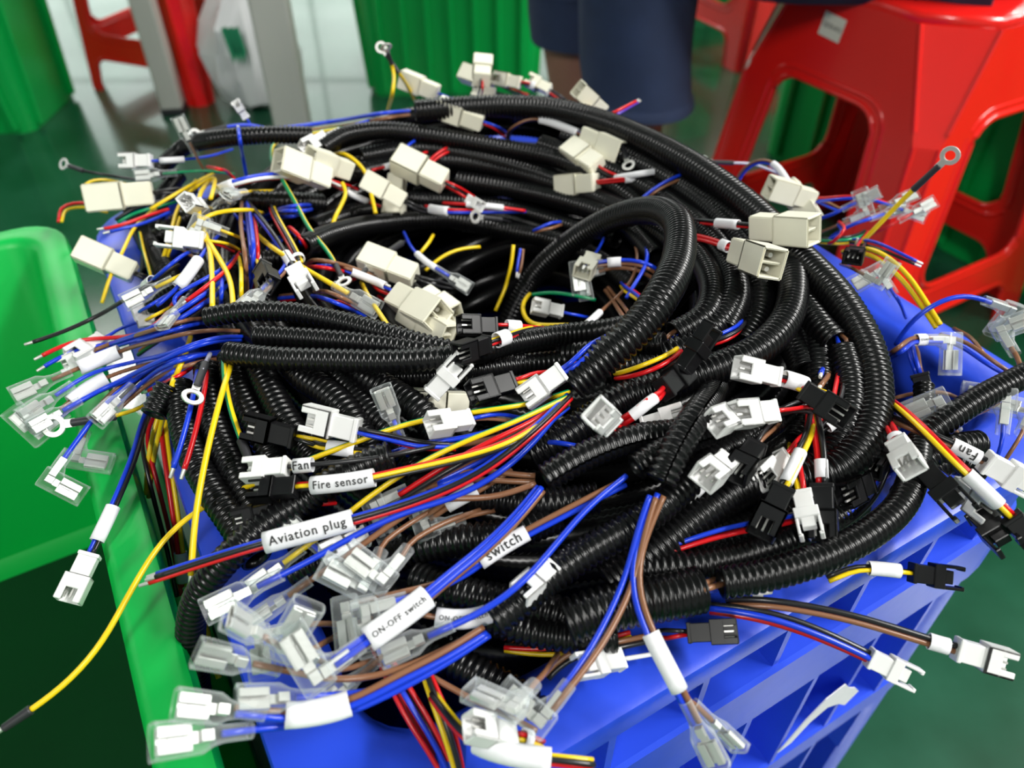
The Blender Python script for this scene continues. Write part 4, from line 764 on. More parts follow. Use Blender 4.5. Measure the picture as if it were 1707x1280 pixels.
W('red and yellow wires hanging down the gap to a white sleeve', [(270, 660, .6), (272, 710, .6), (284, 800, -.6), (297, 890, -2.4), (308, 985, -5)], 'ry', '', sl=(1, 24), ab=True, r=1.1, tw=.2)
W('yellow wire hanging straight down over the blue left rim', [(388, 600, 1.8), (372, 648, 2.8), (346, 750, 3.0), (326, 860, 2.4), (318, 970, 1.0)], 'y', 'tip', r=1.2)
W('green and yellow wire with black heat shrink by the steep tubes', [(376, 575, 1.6), (373, 615, 2.4), (382, 675, 2.4), (404, 738, 2.2), (407, 746, 2.1)], 'g', 'shrinktip', r=1.2)
W('blue and black pair with a white sleeve and white plug over the green crate', [(275, 640, .4), (245, 690, 1.0), (222, 765, 1.0), (178, 868, .6), (152, 920, .2), (147, 932, .1)], 'bk', 'smf_white', sl=(5, 24), ab=True, r=1.0, tw=.8, roll=15, sc=1.15)
W('striped wire with long black heat shrink and a ring over the green crate rim', [(262, 655, .8), (232, 680, 1.6), (195, 692, 1.8), (165, 698, 1.8), (150, 700, 1.8)], 'g', 'ring', ab=True, r=1.0, sc=1.25)
W('bare grey spade terminal lying by the green rim corner', [(262, 615, 1.2), (235, 630, 1.9), (222, 641, 2.0), (216, 648, 2.0)], 'k', 'sps', ab=True, r=.9, sc=1.0, roll=0)
W('red wire and blue wire crossing the left rim', [(330, 600, 1.0), (290, 625, 1.6), (255, 645, 1.6), (230, 660, 1.2)], 'br', 'tip', ab=True, r=1.0)
W('yellow wire glimpsed low in the gap by the green crate', [(330, 1020, -4), (345, 1050, -4), (352, 1090, -4.6), (365, 1130, -5)], 'y', '', ab=True, r=1.3)
W('black and red wires sinking into the gap by the green crate', [(262, 680, 0), (240, 720, 0), (255, 800, -1), (280, 900, -4), (300, 1000, -7)], 'kr', '', ab=True, r=1.1)
W('blue pair running under the slanting white sleeves to the left', [(470, 395, 1.2), (400, 450, 2.0), (330, 505, 2.2), (260, 548, 2.2), (180, 578, 2.0)], 'bb', 'sps', r=1.1, ab=True, sc=.95)
W('brown and blue pair crossing below the slanting white sleeves', [(345, 534, 2.4), (300, 541, 2.5), (250, 557, 2.4), (190, 574, 2.2), (150, 590, 2.0)], 'nb', 'smf_white', r=1.05, ab=True, sc=1.0)
W('red and black wires crossing the left rim under the white cluster', [(420, 440, 1.4), (350, 500, 2.0), (290, 545, 2.0), (230, 590, 1.6)], 'rk', '', r=1.05, ab=True)
W('blue and brown pair behind the blue left rim wires', [(380, 592, 2.0), (310, 604, 2.0), (240, 640, 1.8), (190, 685, 1.4)], 'bn', '', r=1.05, ab=True)
W('yellow pair tangled behind the white notched plug', [(330, 300, 1.2), (300, 350, 2.0), (285, 400, 2.0), (270, 445, 1.4)], 'yy', '', r=1.1, ab=True)
W('blue and green bundle lying over the far left rim', [(330, 320, 1.0), (270, 338, 1.6), (225, 350, 1.8), (190, 372, 1.2)], 'bGk', '', r=1.05, ab=True)
W('blue wires knotted in the middle of the left hub', [(440, 400, 1.4), (400, 372, 2.4), (370, 345, 2.6), (330, 330, 2.0)], 'bb', '', r=1.2, ab=True)
W('brown and black wires under the yellow hub wires', [(300, 410, 1.0), (350, 440, 1.8), (400, 470, 1.8), (450, 505, 1.2)], 'nk', '', r=1.1, ab=True)
W('clear spade resting among the yellow wires of the hub', [(300, 395, 1.4), (320, 380, 2.2), (330, 372, 2.4), (338, 366, 2.5)], 'n', 'sps', ab=True, sc=.9, roll=20)
W('stubby white sleeve standing between the two yellow hanging wires', [(372, 440, 1.4), (370, 470, 2.6), (369, 495, 2.6), (368, 520, 2.0)], 'b', '', sl=(4, 16), ab=True, r=1.0, a=2.6, b=2.4)
# ------------------------------------------------------------------ leads: the far edge
W('cream plug standing upright at the far edge of the heap', [(802, 176, 1.6), (800, 164, 2.4), (802, 146, 3.6), (803, 132, 4.6)], 'rk', 'mol_cream', ab=True, sc=1.05)
W('cream plug lying left at the foot of the upright one', [(880, 160, 1.6), (850, 149, 2.6), (832, 141, 3.0), (822, 138, 3.0)], 'rk', 'mol_cream', ab=True, sc=.95, roll=20)
W('short cream plug with a red wire beside the upright plug', [(930, 168, 1.6), (905, 150, 2.8), (880, 140, 3.3), (868, 138, 3.3)], 'rk', 'smf_cream', sl=(4, 14), ab=True, sc=1.3)
W('cream plug at the right end of the far plug group', [(960, 180, 1.4), (935, 160, 2.6), (922, 152, 2.9), (916, 150, 2.9)], 'k', 'smf_cream', ab=True, sc=1.2, roll=30)
W('flat cream plug lying low between the far plugs', [(880, 172, 1.4), (850, 160, 2.2), (835, 156, 2.4), (826, 155, 2.4)], 'k', 'smf_cream', ab=True, sc=1.1, roll=0)
W('cream plug with a blue wire beside the tall yellow wires at the far edge', [(790, 178, 1.4), (762, 168, 2.2), (740, 159, 2.7), (730, 155, 2.8)], 'b', 'mol_cream', ab=True, sc=1.0, roll=-15)
W('tall yellow wire with a ring standing at the far edge', [(646, 186, 1.6), (655, 150, 3.4), (656, 118, 5.4), (648, 92, 7.0)], 'y', 'ring', ab=True, r=1.3)
W('second yellow wire leaning left to the ring at the far edge', [(694, 172, 1.8), (682, 148, 3.2), (664, 120, 4.8), (650, 100, 6.2)], 'y', 'ring', ab=True, r=1.3)
W('blue brown and yellow wire bundle leaving the topmost tube to the left', [(696, 187, 2.6), (640, 193, 2.4), (560, 207, 2.2), (470, 218, 2.2), (390, 224, 2.2), (310, 240, 1.6)], 'bnyb', '', ab=True, r=1.25)
W('long green and yellow wire from the rear edge to a ring by the hollow', [(690, 194, 2.5), (600, 207, 2.3), (510, 224, 2.4), (460, 236, 2.6), (452, 255, 2.8), (472, 302, 3.2), (495, 342, 3.6), (515, 380, 3.6), (550, 424, 3.2), (566, 455, 2.8)], 'g', 'ring', ab=True, r=1.25)
W('white plug with a white sleeve on the second rear tube', [(640, 195, 1.8), (600, 205, 2.6), (560, 219, 3.0), (545, 227, 3.0), (538, 231, 3.0)], 'b', 'smf_white', sl=(3, 19), ab=True, sc=1.15, roll=20)
W('flat cream plug under the topmost tube with blue and red wires', [(850, 232, 1.2), (822, 210, 2.2), (806, 204, 2.4), (800, 203, 2.4)], 'br', 'mol_cream', ab=True, sc=1.05, roll=70)
W('cream plug on a looped blue and brown pair below the topmost tube', [(845, 238, .6), (858, 210, 2.0), (885, 197, 2.6), (930, 208, 2.7), (965, 222, 2.7), (978, 228, 2.7)], 'bn', 'mol_cream', sl=(6, 40), ab=True, sc=1.05, roll=10, a=2.6, b=2)
W('cream plug corner showing behind the topmost tube', [(1040, 215, 1.4), (1020, 198, 2.4), (1008, 188, 3.0), (1004, 184, 3.2)], 'k', 'mol_cream', ab=True, sc=.9)
W('violet and red stripped pair sticking up over the topmost tube', [(985, 205, 1.8), (1020, 192, 3.2), (1050, 176, 4.4), (1070, 165, 5.2)], 'vr', 'tip', ab=True, r=1.0)
W('yellow ring wire bent over the topmost tube', [(975, 182, 2.6), (995, 186, 4.0), (1015, 203, 4.2), (1033, 232, 3.8), (1042, 258, 3.2)], 'y', 'ring', ab=True, r=1.3)
W('cream plug with a dark socket pointing up left', [(1060, 300, .6), (1030, 296, 1.8), (1005, 285, 2.3), (994, 276, 2.4)], 'rk', 'mol_cream', ab=True, sc=1.05, roll=25)
W('cream plug on red wires in the middle of the rear tubes', [(1190, 312, .8), (1120, 298, 2.0), (1050, 298, 2.8), (1005, 303, 3.0), (990, 304, 3.0)], 'rr', 'mol_cream', sl=(22, 38), ab=True, sc=1.0, roll=0, a=2.4, b=2.2)
W('black wire with a long white sleeve above the red pair', [(1190, 300, .8), (1140, 283, 2.2), (1085, 287, 2.8), (1030, 296, 2.8), (1015, 298, 2.6)], 'k', '', sl=(4, 34), ab=True, r=.9)
W('blue and brown loose pair curving down between the rear tubes', [(1170, 285, 1.4), (1130, 297, 2.3), (1092, 315, 2.3), (1064, 340, 1.8)], 'bn', 'tip', ab=True, r=.95)
W('blue and brown pair arching to a white sleeve by the stool leg', [(1225, 310, .8), (1240, 282, 2.2), (1268, 267, 3.2), (1290, 272, 3.4), (1312, 302, 3.0), (1318, 312, 2.8)], 'bn', 'mol_cream', sl=(2, 24), ab=True, r=.95, sc=1.0, roll=10, a=2.4, b=2.2)
W('grey ring wire lying at the foot of the stool leg', [(1300, 290, .6), (1250, 272, 2.0), (1210, 272, 2.2), (1195, 270, 2.2)], 'e', 'ring', ab=True, r=.9)
# far left hub
W('white plug with a white sleeve at the far left rim', [(390, 248, 1.2), (340, 262, 2.6), (290, 267, 3.0), (258, 268, 3.0), (247, 268, 3.0)], 'b', 'smf_white', sl=(4, 26), ab=True, sc=1.2, roll=10)
W('blue wire with a silver ring at the far left', [(450, 215, 1.8), (410, 208, 2.6), (375, 212, 2.8), (356, 217, 2.8)], 'b', 'ring', ab=True, r=1.2, sc=1.1)
W('upright clear spade at the far left hub', [(350, 300, 1.2), (335, 275, 2.6), (328, 262, 3.2), (325, 255, 3.4)], 'n', 'sps', ab=True, sc=1.0)
W('green wire with a clear spade at the far left hub', [(390, 290, 1.0), (340, 285, 2.2), (300, 287, 2.5), (290, 288, 2.5)], 'G', 'sps', ab=True, sc=1.0, roll=20)
W('tiny white plug above the blue wires at the far left', [(430, 225, 1.4), (418, 208, 2.4), (412, 200, 2.8), (410, 196, 3.0)], 'b', 'smf_white', ab=True, sc=.8)
W('blue wire standing up from the far left hub', [(412, 300, 1.0), (406, 268, 2.4), (400, 235, 3.4), (397, 212, 4.0)], 'b', 'tip', ab=True, r=1.2)
W('red wire bending over the upright clear spade', [(345, 278, 3.0), (365, 282, 3.2), (385, 292, 2.8), (400, 310, 2.0)], 'r', '', ab=True, r=1.1)
W('white sleeved red and blue pair with stripped ends at the left hub', [(352, 328, 2.0), (385, 308, 3.4), (425, 297, 3.6), (480, 294, 3.6), (534, 300, 3.4)], 'rbw', 'tip', sl=(56, 80), ab=True, r=1.15, tw=.1, a=3.2, b=2.6)
W('oval clear terminal under the white sleeved pair', [(470, 318, 1.6), (430, 318, 2.6), (410, 320, 2.9), (402, 321, 2.9)], 'y', 'sps', ab=True, sc=.9, roll=50)
W('yellow wire with a brass ring at the left hub', [(420, 300, 1.6), (400, 310, 2.6), (385, 322, 2.8), (376, 330, 2.8)], 'y', 'ring', ab=True, r=1.1)
W('white plug left of the yellow hub wires', [(390, 360, 1.4), (355, 348, 2.6), (340, 344, 2.8), (332, 342, 2.8)], 'y', 'smf_white', ab=True, sc=1.1, roll=50)
W('white notched plug pointing left under the yellow arc', [(400, 420, 1.8), (365, 405, 2.9), (345, 402, 3.1), (334, 402, 3.1)], 'yr', 'smm_white', ab=True, sc=1.25, roll=10)
W('clear flag sleeve at the top of the yellow hanging wires', [(410, 400, 2.0), (385, 390, 3.0), (372, 385, 3.2), (366, 383, 3.2)], 'y', 'spf', ab=True, sc=1.0, roll=20)
W('yellow wire running down from the hub past the plug to the three tubes', [(352, 300, 2.2), (332, 330, 3.4), (332, 362, 3.8), (347, 402, 3.9), (353, 450, 3.6), (354, 518, 2.4)], 'y', '', ab=True, r=1.3)
W('yellow wire bending right before it drops behind the upper tube', [(330, 370, 2.6), (343, 395, 3.8), (366, 432, 3.9), (384, 468, 3.6), (389, 518, 2.2)], 'y', '', ab=True, r=1.3)
W('green and yellow wire arching over the white notched plug', [(312, 402, 2.2), (325, 375, 3.2), (355, 355, 3.6), (400, 350, 3.2), (440, 356, 2.2)], 'g', '', ab=True, r=1.25)
W('yellow wire ending in a short arc under the hub', [(300, 330, 1.6), (345, 300, 2.6), (355, 318, 3.2), (350, 335, 3.0)], 'y', '', ab=True, r=1.2)
W('brown wire dropping from the hub to the upper tube', [(404, 330, 2.4), (402, 380, 3.0), (410, 440, 2.9), (412, 512, 2.0)], 'n', '', ab=True, r=1.15)
W('blue and red wires dropping from the hub beside the brown one', [(412, 335, 2.4), (420, 385, 3.2), (424, 430, 3.0), (415, 490, 2.0)], 'brb', '', ab=True, r=1.15)
W('green and yellow wire dropping from the hub beside the brown one', [(395, 420, 1.8), (402, 455, 2.6), (402, 490, 2.4), (405, 520, 1.8)], 'g', '', ab=True, r=1.1)
W('white plug with a white sleeve on a blue wire pointing down right', [(408, 335, 2.6), (440, 372, 3.4), (466, 408, 3.6), (486, 440, 3.5), (493, 452, 3.4)], 'bk', 'smm_white', sl=(5, 20), ab=True, sc=1.2, roll=0, r=1.1, a=2.7)
W('red yellow and black wires curving down to the left white plug', [(452, 342, 2.2), (462, 366, 3.2), (480, 398, 3.4), (494, 424, 3.0), (500, 440, 2.6)], 'ryk', '', sl=(2, 9), ab=True, r=1.0)
W('blue bundle in the dark beside the left hub', [(430, 372, 1.0), (455, 358, 1.8), (490, 350, 1.8), (520, 345, 1.0)], 'bbby', '', ab=True, r=1.2)
W('red and blue pair in the dark above the white plug', [(500, 425, 1.0), (505, 402, 2.0), (492, 388, 2.2), (480, 384, 1.6)], 'rb', '', ab=True, r=1.1)
W('yellow wire with a bare metal spade by the upper tube', [(425, 388, 2.6), (465, 420, 3.2), (520, 455, 3.2), (558, 476, 3.0), (568, 482, 2.9)], 'y', 'sps', ab=True, r=1.3, sc=1.05, roll=0)
W('round black plug among the wires left of the white plug', [(425, 425, 1.6), (432, 435, 2.4), (436, 444, 2.6), (438, 450, 2.6)], 'yw', 'smf_black', ab=True, sc=1.2, roll=40)
W('clear spade on a blue and brown loop left of the white plug', [(475, 430, 1.6), (472, 452, 2.6), (456, 470, 2.8), (446, 476, 2.8)], 'bn', 'sps', ab=True, sc=1.0, roll=30)
W('grey sleeved wire with blue stubs over the cream plug cluster', [(545, 440, 1.2), (575, 449, 2.4), (612, 463, 2.8), (640, 475, 2.8), (662, 486, 2.6)], 'bn', 'tip', sl=(6, 32), ab=True, r=.9, a=2.2, b=2)
W('white ring with a red wire over the cream cluster', [(580, 470, .8), (596, 462, 2.0), (604, 455, 2.5), (607, 452, 2.6)], 'r', 'ring', ab=True, r=1.0)
W('blue brown and red wires behind the cream cluster', [(500, 450, .8), (540, 440, 1.4), (590, 452, 1.4), (640, 470, .8)], 'bnr', '', ab=True, r=1.1)
W('red and blue wires disappearing behind the upper tube', [(460, 498, 1.2), (510, 493, 1.8), (560, 500, 1.8), (610, 525, 1.4)], 'rnb', '', ab=True, r=1.1)
W('upper cream plug of the cluster in the hollow', [(760, 480, .4), (716, 470, 1.6), (700, 464, 1.8), (692, 461, 1.8)], 'kk', 'mol_cream', ab=True, sc=1.05, roll=30)
W('large cream plug across the cluster in the hollow', [(620, 470, 1.0), (640, 484, 2.2), (652, 490, 2.5), (660, 494, 2.5)], 'rk', 'mol_cream', ab=True, sc=1.15, roll=-15)
W('lowest cream plug of the cluster with a dark socket', [(630, 490, .6), (655, 505, 1.6), (668, 514, 1.8), (676, 518, 1.8)], 'rk', 'mol_cream', ab=True, sc=1.0, roll=20)
W('cream plug at the right end of the cluster', [(660, 460, .4), (692, 478, 1.4), (702, 486, 1.5), (708, 490, 1.5)], 'kk', 'mol_cream', ab=True, sc=.9, roll=-30)
W('clear spade with a long white sleeve in the hollow', [(672, 385, .6), (690, 418, 1.4), (712, 438, 1.4), (730, 450, 1.2), (738, 453, 1.1)], 'b', 'sps', sl=(3, 25), ab=True, r=1.0, sc=.9, a=2, b=1.8)
W('silver ring lying above the cream cluster', [(680, 400, .6), (668, 406, 1.6), (660, 412, 1.9), (656, 414, 1.9)], 'k', 'ring', ab=True, r=1.0, sc=1.2)
W('yellow wire running deep into the hollow', [(705, 455, 0), (730, 432, .4), (762, 416, .6), (805, 411, .2)], 'y', '', ab=True, r=1.1)
W('short yellow wire above the clear spade in the hollow', [(722, 392, 1.0), (712, 408, 1.4), (700, 422, 1.2)], 'y', '', ab=True, r=1.1)
W('yellow wire hanging in the dark middle of the hollow', [(856, 408, 1.0), (852, 440, 0), (842, 480, -1.4), (826, 518, -2.4)], 'y', '', ab=True, r=1.1)
W('yellow wire passing behind the lowest cream plug to the upper tube', [(602, 470, 1.0), (618, 500, 1.8), (634, 524, 2.2), (650, 548, 2.0)], 'y', '', ab=True, r=1.15)
W('yellow wire bending over the long dark bridging tube', [(545, 405, 2.0), (555, 370, 3.0), (572, 335, 3.0), (578, 312, 2.4), (566, 300, 1.6)], 'y', '', ab=True, r=1.3)
W('yellow wire arching from the cream pair over the rear tubes', [(545, 262, 2.2), (580, 258, 3.0), (604, 278, 3.2), (618, 320, 3.0), (627, 360, 2.4)], 'y', '', ab=True, r=1.3)
W('left cream plug of the pair at the rear left', [(600, 320, 1.2), (562, 306, 2.6), (548, 300, 2.8), (540, 297, 2.8)], 'rw', 'mol_cream', ab=True, sc=1.1, roll=20)
W('right cream plug of the pair at the rear left', [(625, 298, 1.0), (596, 288, 2.2), (584, 284, 2.4), (576, 282, 2.4)], 'kk', 'mol_cream', ab=True, sc=1.0, roll=-10)
W('red wire with a white sleeve behind the cream pair', [(740, 240, 1.2), (700, 258, 2.0), (660, 273, 2.2), (615, 285, 1.8)], 'r', '', sl=(10, 34), ab=True, r=1.0)
W('blue wire with a grey sleeve hanging over the rear tubes', [(720, 230, 1.4), (685, 238, 2.4), (668, 255, 2.6), (664, 280, 2.4), (662, 298, 2.0)], 'b', 'mol_cream', sl=(2, 20), ab=True, r=1.0, sc=.95, roll=20)
W('red wire pair curving over the rear tubes to a cream plug', [(775, 245, 1.2), (740, 252, 2.2), (715, 270, 2.2), (705, 290, 1.8)], 'rr', '', ab=True, r=1.0)
W('square cream plug in the rear middle with red wires', [(790, 330, 1.0), (760, 312, 2.4), (748, 306, 2.7), (742, 303, 2.7)], 'rk', 'mol_cream', ab=True, sc=1.15, roll=30)
W('tapering cream plug standing left of the square one', [(720, 355, 1.0), (690, 344, 2.0), (680, 338, 2.3), (674, 335, 2.3)], 'kk', 'mol_cream', ab=True, sc=.9, roll=0)
W('red wire with a white sleeve left of the tapering plug', [(545, 305, 1.2), (575, 318, 2.0), (602, 332, 2.0), (640, 346, 1.4)], 'r', '', sl=(12, 30), ab=True, r=.9)
W('red wire with a long white sleeve under the square plug', [(735, 338, 1.4), (765, 340, 2.0), (820, 344, 2.0), (880, 352, 1.0)], 'r', '', sl=(20, 46), ab=True, r=1.0)
W('white plug stub behind the long white sleeve', [(740, 310, 1.4), (765, 322, 2.2), (774, 328, 2.2), (780, 331, 2.2)], 'r', 'smf_white', ab=True, sc=.8)
W('blue and red pair with a white sleeve under the long sleeve', [(705, 345, 1.2), (740, 352, 1.7), (800, 352, 1.7), (880, 352, .8)], 'br', '', sl=(54, 74), ab=True, r=1.0)
W('dark grey ring terminal under the white sleeves', [(850, 370, .6), (830, 365, 1.4), (822, 364, 1.6), (818, 364, 1.6)], 'k', 'ring', ab=True, r=.9)
# ------------------------------------------------------------------ inside the hairpin loop
W('cream white flag sleeve under the hairpin loop', [(1010, 390, .6), (1000, 410, 1.8), (992, 424, 2.2), (986, 432, 2.2)], 'b', 'smf_cream', ab=True, sc=1.25, roll=20)
W('white sleeve on a blue and brown pair under the hairpin loop', [(1105, 462, 1.6), (1080, 442, 2.4), (1045, 436, 2.6), (1005, 438, 2.5), (990, 442, 2.3)], 'bn', 'spf', sl=(4, 19), ab=True, r=1.1, sc=1.0, roll=10, a=2.8, b=2.2)
W('clear flag sleeve on a brown wire inside the hairpin loop', [(1100, 470, 1.4), (1060, 450, 2.0), (1020, 447, 2.0), (1000, 452, 1.9)], 'n', 'spf', ab=True, r=1.1, sc=.9, roll=-10)
W('brown wire curling down inside the hairpin loop', [(1048, 390, 1.2), (1062, 420, 1.6), (1060, 450, 1.6), (1045, 480, 1.4), (1025, 498, 1.2), (970, 548, .8)], 'n', '', sl=(4, 30), ab=True, r=1.0)
W('blue wire curling down inside the hairpin loop', [(1055, 385, 1.4), (1078, 415, 2.0), (1078, 440, 2.0), (1060, 470, 1.4), (1042, 500, .8)], 'b', '', ab=True, r=1.1)
W('brown wire crossing to the hairpin tube', [(1010, 480, .6), (1030, 505, 1.2), (1050, 535, 1.2), (1062, 560, .8)], 'nn', '', ab=True, r=1.1)
W('white plug with a clear sleeve in the bottom of the hollow', [(985, 530, .2), (960, 525, .9), (944, 522, 1.1), (938, 520, 1.1)], 'b', 'smf_white', ab=True, sc=1.0, roll=20)
W('green wire lying across the hollow by the white plug', [(880, 492, -.2), (920, 488, .6), (960, 493, .8), (992, 500, .4)], 'G', '', ab=True, r=1.1)
W('yellow wire looping in the hollow over the black plug', [(885, 488, .2), (872, 505, .8), (876, 530, 1.4), (900, 543, 2.2), (940, 541, 2.6), (985, 548, 2.2)], 'y', '', ab=True, r=1.25)
W('short striped wires beside the hairpin tube inside the loop', [(1035, 470, .6), (1042, 480, 1.4), (1060, 492, 1.6), (1075, 505, 1.2)], 'yrb', '', ab=True, r=.9)
W('blue and brown stubs behind the yellow wire in the hollow', [(870, 415, .6), (866, 440, 0), (862, 465, -.6)], 'bn', 'tip', ab=True, r=.9)
W('blue and brown short pair on the rear tube of the hollow', [(935, 372, 1.2), (912, 378, 1.6), (890, 386, 1.2)], 'bn', '', ab=True, r=.95)
W('upper black plug with a red wire and white sleeve on the three tubes', [(930, 552, 2.6), (885, 547, 4.2), (850, 543, 5.0), (828, 543, 5.2), (818, 543, 5.2)], 'rk', 'smf_black', sl=(6, 18), ab=True, sc=1.05, roll=10)
W('lower black plug with a white sleeve over the three tubes', [(905, 545, 3.4), (870, 552, 5.0), (835, 565, 6.0), (815, 572, 6.2), (806, 575, 6.2)], 'yrk', 'smf_black', sl=(4, 16), ab=True, sc=1.05, roll=-20, r=.8)
# ------------------------------------------------------------------ middle
W('white plug with three wires on the steep tubes', [(760, 745, 1.2), (700, 742, 1.8), (640, 728, 2.0), (608, 721, 2.2), (598, 718, 2.2)], 'krb', 'smf_white', d=1.8, sc=1.3, roll=-10)
W('black plug with yellow wires among the steep tubes', [(560, 745, 1.0), (520, 736, 1.6), (502, 731, 1.8), (492, 729, 1.8)], 'yk', 'smf_black', d=1.8, sc=1.2, roll=-15)
W('yellow wire with a white sleeve under the white plug on the steep tubes', [(500, 728, 1.0), (530, 742, 1.6), (570, 748, 1.7), (640, 756, 1.6)], 'yk', '', sl=(8, 27), r=.8)
W('white three pin plug below the big tube end', [(870, 700, .6), (820, 695, 1.6), (795, 697, 1.9), (785, 699, 1.9)], 'bn', 'smf_white', d=1.8, sc=1.05, roll=30)
W('small clear spade standing between the steep tubes', [(680, 760, .4), (672, 740, 1.0), (668, 730, 1.3), (666, 725, 1.4)], 'b', 'sps', sc=.9, d=1.3)
W('cream plug half hidden between the steep tubes', [(690, 700, -1), (660, 682, -.6), (648, 676, -.5), (640, 672, -.5)], 'k', 'mol_cream', sc=.8, roll=30)
W('grey white plug behind the big tube end', [(690, 690, .4), (705, 670, 1.2), (714, 660, 1.4), (718, 657, 1.4)], 'k', 'smm_white', sc=1.1, roll=10)
W('cream plug behind the grey white plug', [(830, 672, -.6), (795, 670, -.2), (785, 670, -.1), (778, 670, -.1)], 'k', 'mol_cream', sc=.75, roll=-10)
W('white plug resting against the end of the hairpin tube', [(1020, 560, 3.2), (985, 584, 3.4), (958, 606, 3.2), (946, 614, 3.0), (940, 618, 2.9)], 'brb', 'smf_white', sc=1.15, roll=10, r=1.0)
W('black plug with red and yellow wires left of the big tube end', [(920, 622, 1.6), (890, 628, 2.0), (868, 634, 2.2), (856, 637, 2.2)], 'ry', 'smf_black', sc=1.15, roll=15)
W('red and yellow wires arching right of the hairpin tube', [(1020, 628, 1.4), (1070, 618, 2.6), (1110, 600, 2.8), (1135, 580, 2.4)], 'ry', '', r=1.0)
W('white three pin plug facing up in the middle', [(1060, 722, .8), (1035, 718, 1.8), (1022, 712, 2.6), (1016, 706, 3.2)], 'rr', 'smf_white', sc=1.2, roll=0)
W('red lead with a white sleeve running up to a black plug', [(1020, 712, 1.4), (1055, 692, 2.4), (1085, 668, 2.8), (1100, 658, 2.6), (1106, 650, 2.6)], 'rr', 'smf_black', sl=(6, 24), r=1.1, sc=1.25, roll=10, a=2.3)
W('open black latch plug at the top of the red lead', [(1105, 665, 1.2), (1122, 640, 2.2), (1132, 626, 2.5), (1136, 620, 2.5)], 'rb', 'smm_black', sc=1.2, roll=60)
W('grey white plug lying behind the facing white plug', [(1000, 730, .2), (1040, 720, 1.0), (1060, 714, 1.3), (1070, 711, 1.3)], 'w', 'smf_white', sc=1.0, roll=-20)
W('loose blue wire under the facing white plug', [(905, 738, .4), (930, 738, 1.2), (970, 745, 1.2), (1000, 752, .4)], 'b', '', r=1.0)
W('red wire fan dropping left from the big tube end', [(952, 664, 1.8), (895, 705, 2.0), (820, 742, 2.0), (740, 785, 1.9), (660, 835, 1.4)], 'rnk', '', r=1.05)
W('blue wire of the fan crossing under the red one', [(950, 670, 1.6), (880, 725, 1.7), (800, 775, 1.7), (720, 810, 1.5)], 'bb', '', r=1.1)
W('brown wires of the fan sinking left below the red ones', [(948, 664, 1.4), (870, 708, 1.2), (780, 735, 1.3), (690, 745, 1.3), (640, 762, 1.2)], 'bn', '', r=1.1)
# ------------------------------------------------------------------ right centre
W('left white three pin plug of the pair by the front trio', [(1290, 672, .8), (1255, 680, 2.2), (1240, 686, 2.6), (1234, 688, 2.7)], 'kr', 'smf_white', sc=1.15, roll=20)
W('right white plug of the pair with a red wire', [(1365, 690, 1.2), (1345, 682, 2.2), (1315, 684, 2.8), (1296, 685, 3.0), (1290, 686, 3.0)], 'rk', 'smf_white', sc=1.2, roll=10)
W('white plug on a white sleeve with yellow and red wires', [(1400, 665, .8), (1360, 650, 2.0), (1330, 636, 2.6), (1296, 628, 2.8), (1288, 627, 2.8)], 'yrk', 'smf_white', sl=(2, 17), sc=1.1, roll=10, r=.8)
W('long black plug below the yellow and red wires', [(1300, 628, 1.2), (1325, 641, 2.4), (1336, 648, 2.6), (1342, 652, 2.6)], 'yr', 'smf_black', sc=1.2, roll=0)
W('small black plug hanging under the right white plug', [(1300, 700, .8), (1278, 720, 2.0), (1266, 734, 2.2), (1261, 742, 2.2)], 'kn', 'smf_black', sc=1.15, roll=15)
W('white plug below the front slit tube', [(1255, 740, .6), (1228, 756, 1.8), (1217, 764, 2.2), (1212, 768, 2.3)], 'kw', 'smf_white', sc=1.2, roll=15)
W('clear stub on a thin white sleeve below that plug', [(1230, 760, .8), (1195, 790, 1.6), (1170, 815, 1.6), (1148, 838, 1.2)], 'w', '', sl=(3, 22), r=.9, a=1.6, b=1.5)
W('white sleeve on red yellow and black wires with a black plug hanging', [(1352, 680, 1.2), (1350, 715, 2.2), (1338, 745, 2.6), (1312, 800, 2.6), (1304, 815, 2.5), (1301, 822, 2.5)], 'ryk', 'smf_black', sl=(4, 24), sc=1.2, roll=0, r=1.1, a=2.6, b=2.2)
W('short white sleeve on a red and black pair with a black plug', [(1355, 678, 1.0), (1362, 715, 2.4), (1369, 760, 2.6), (1370, 805, 2.4), (1370, 818, 2.3)], 'rk', 'smf_black', sl=(3, 13), sc=1.2, roll=5, r=1.2, a=2.5, b=2.0)
W('white plug with bare metal pins between the two hanging black plugs', [(1320, 740, .8), (1326, 780, 2.0), (1334, 808, 2.3), (1336, 820, 2.3)], 'yr', 'smm_white', sc=1.0, roll=0, r=1.0)
W('dull white plug behind the hanging sleeves', [(1350, 720, .4), (1325, 745, 1.2), (1315, 755, 1.4), (1308, 762, 1.4)], 'rr', 'smf_white', sc=1.1, roll=-15)
W('white tab sleeve beside the inner right tube', [(1340, 740, .4), (1375, 715, 1.4), (1392, 702, 1.6), (1404, 690, 1.2)], 'k', '', sl=(4, 16), r=1.0, a=2.6)
W('red blue and black bundle running under the hanging plugs', [(1090, 925, .6), (1160, 900, 1.4), (1230, 880, 1.5), (1300, 868, 1.4), (1370, 850, .6)], 'rbkr', '', r=.9)
W('blue and black wires looping along the inside of the right rim', [(1480, 775, .6), (1450, 830, 1.0), (1390, 880, .9), (1320, 905, .6)], 'bk', '', r=.9)
W('red wire curving inside the right bend', [(1408, 590, .8), (1400, 640, 1.6), (1385, 690, 1.8), (1350, 720, 1.2)], 'rk', '', r=1.0)
W('blue and brown stubs in the open end of the inner right tube', [(1398, 560, 1.6), (1404, 568, 1.7), (1410, 580, 1.6)], 'bn', '', r=1.0)
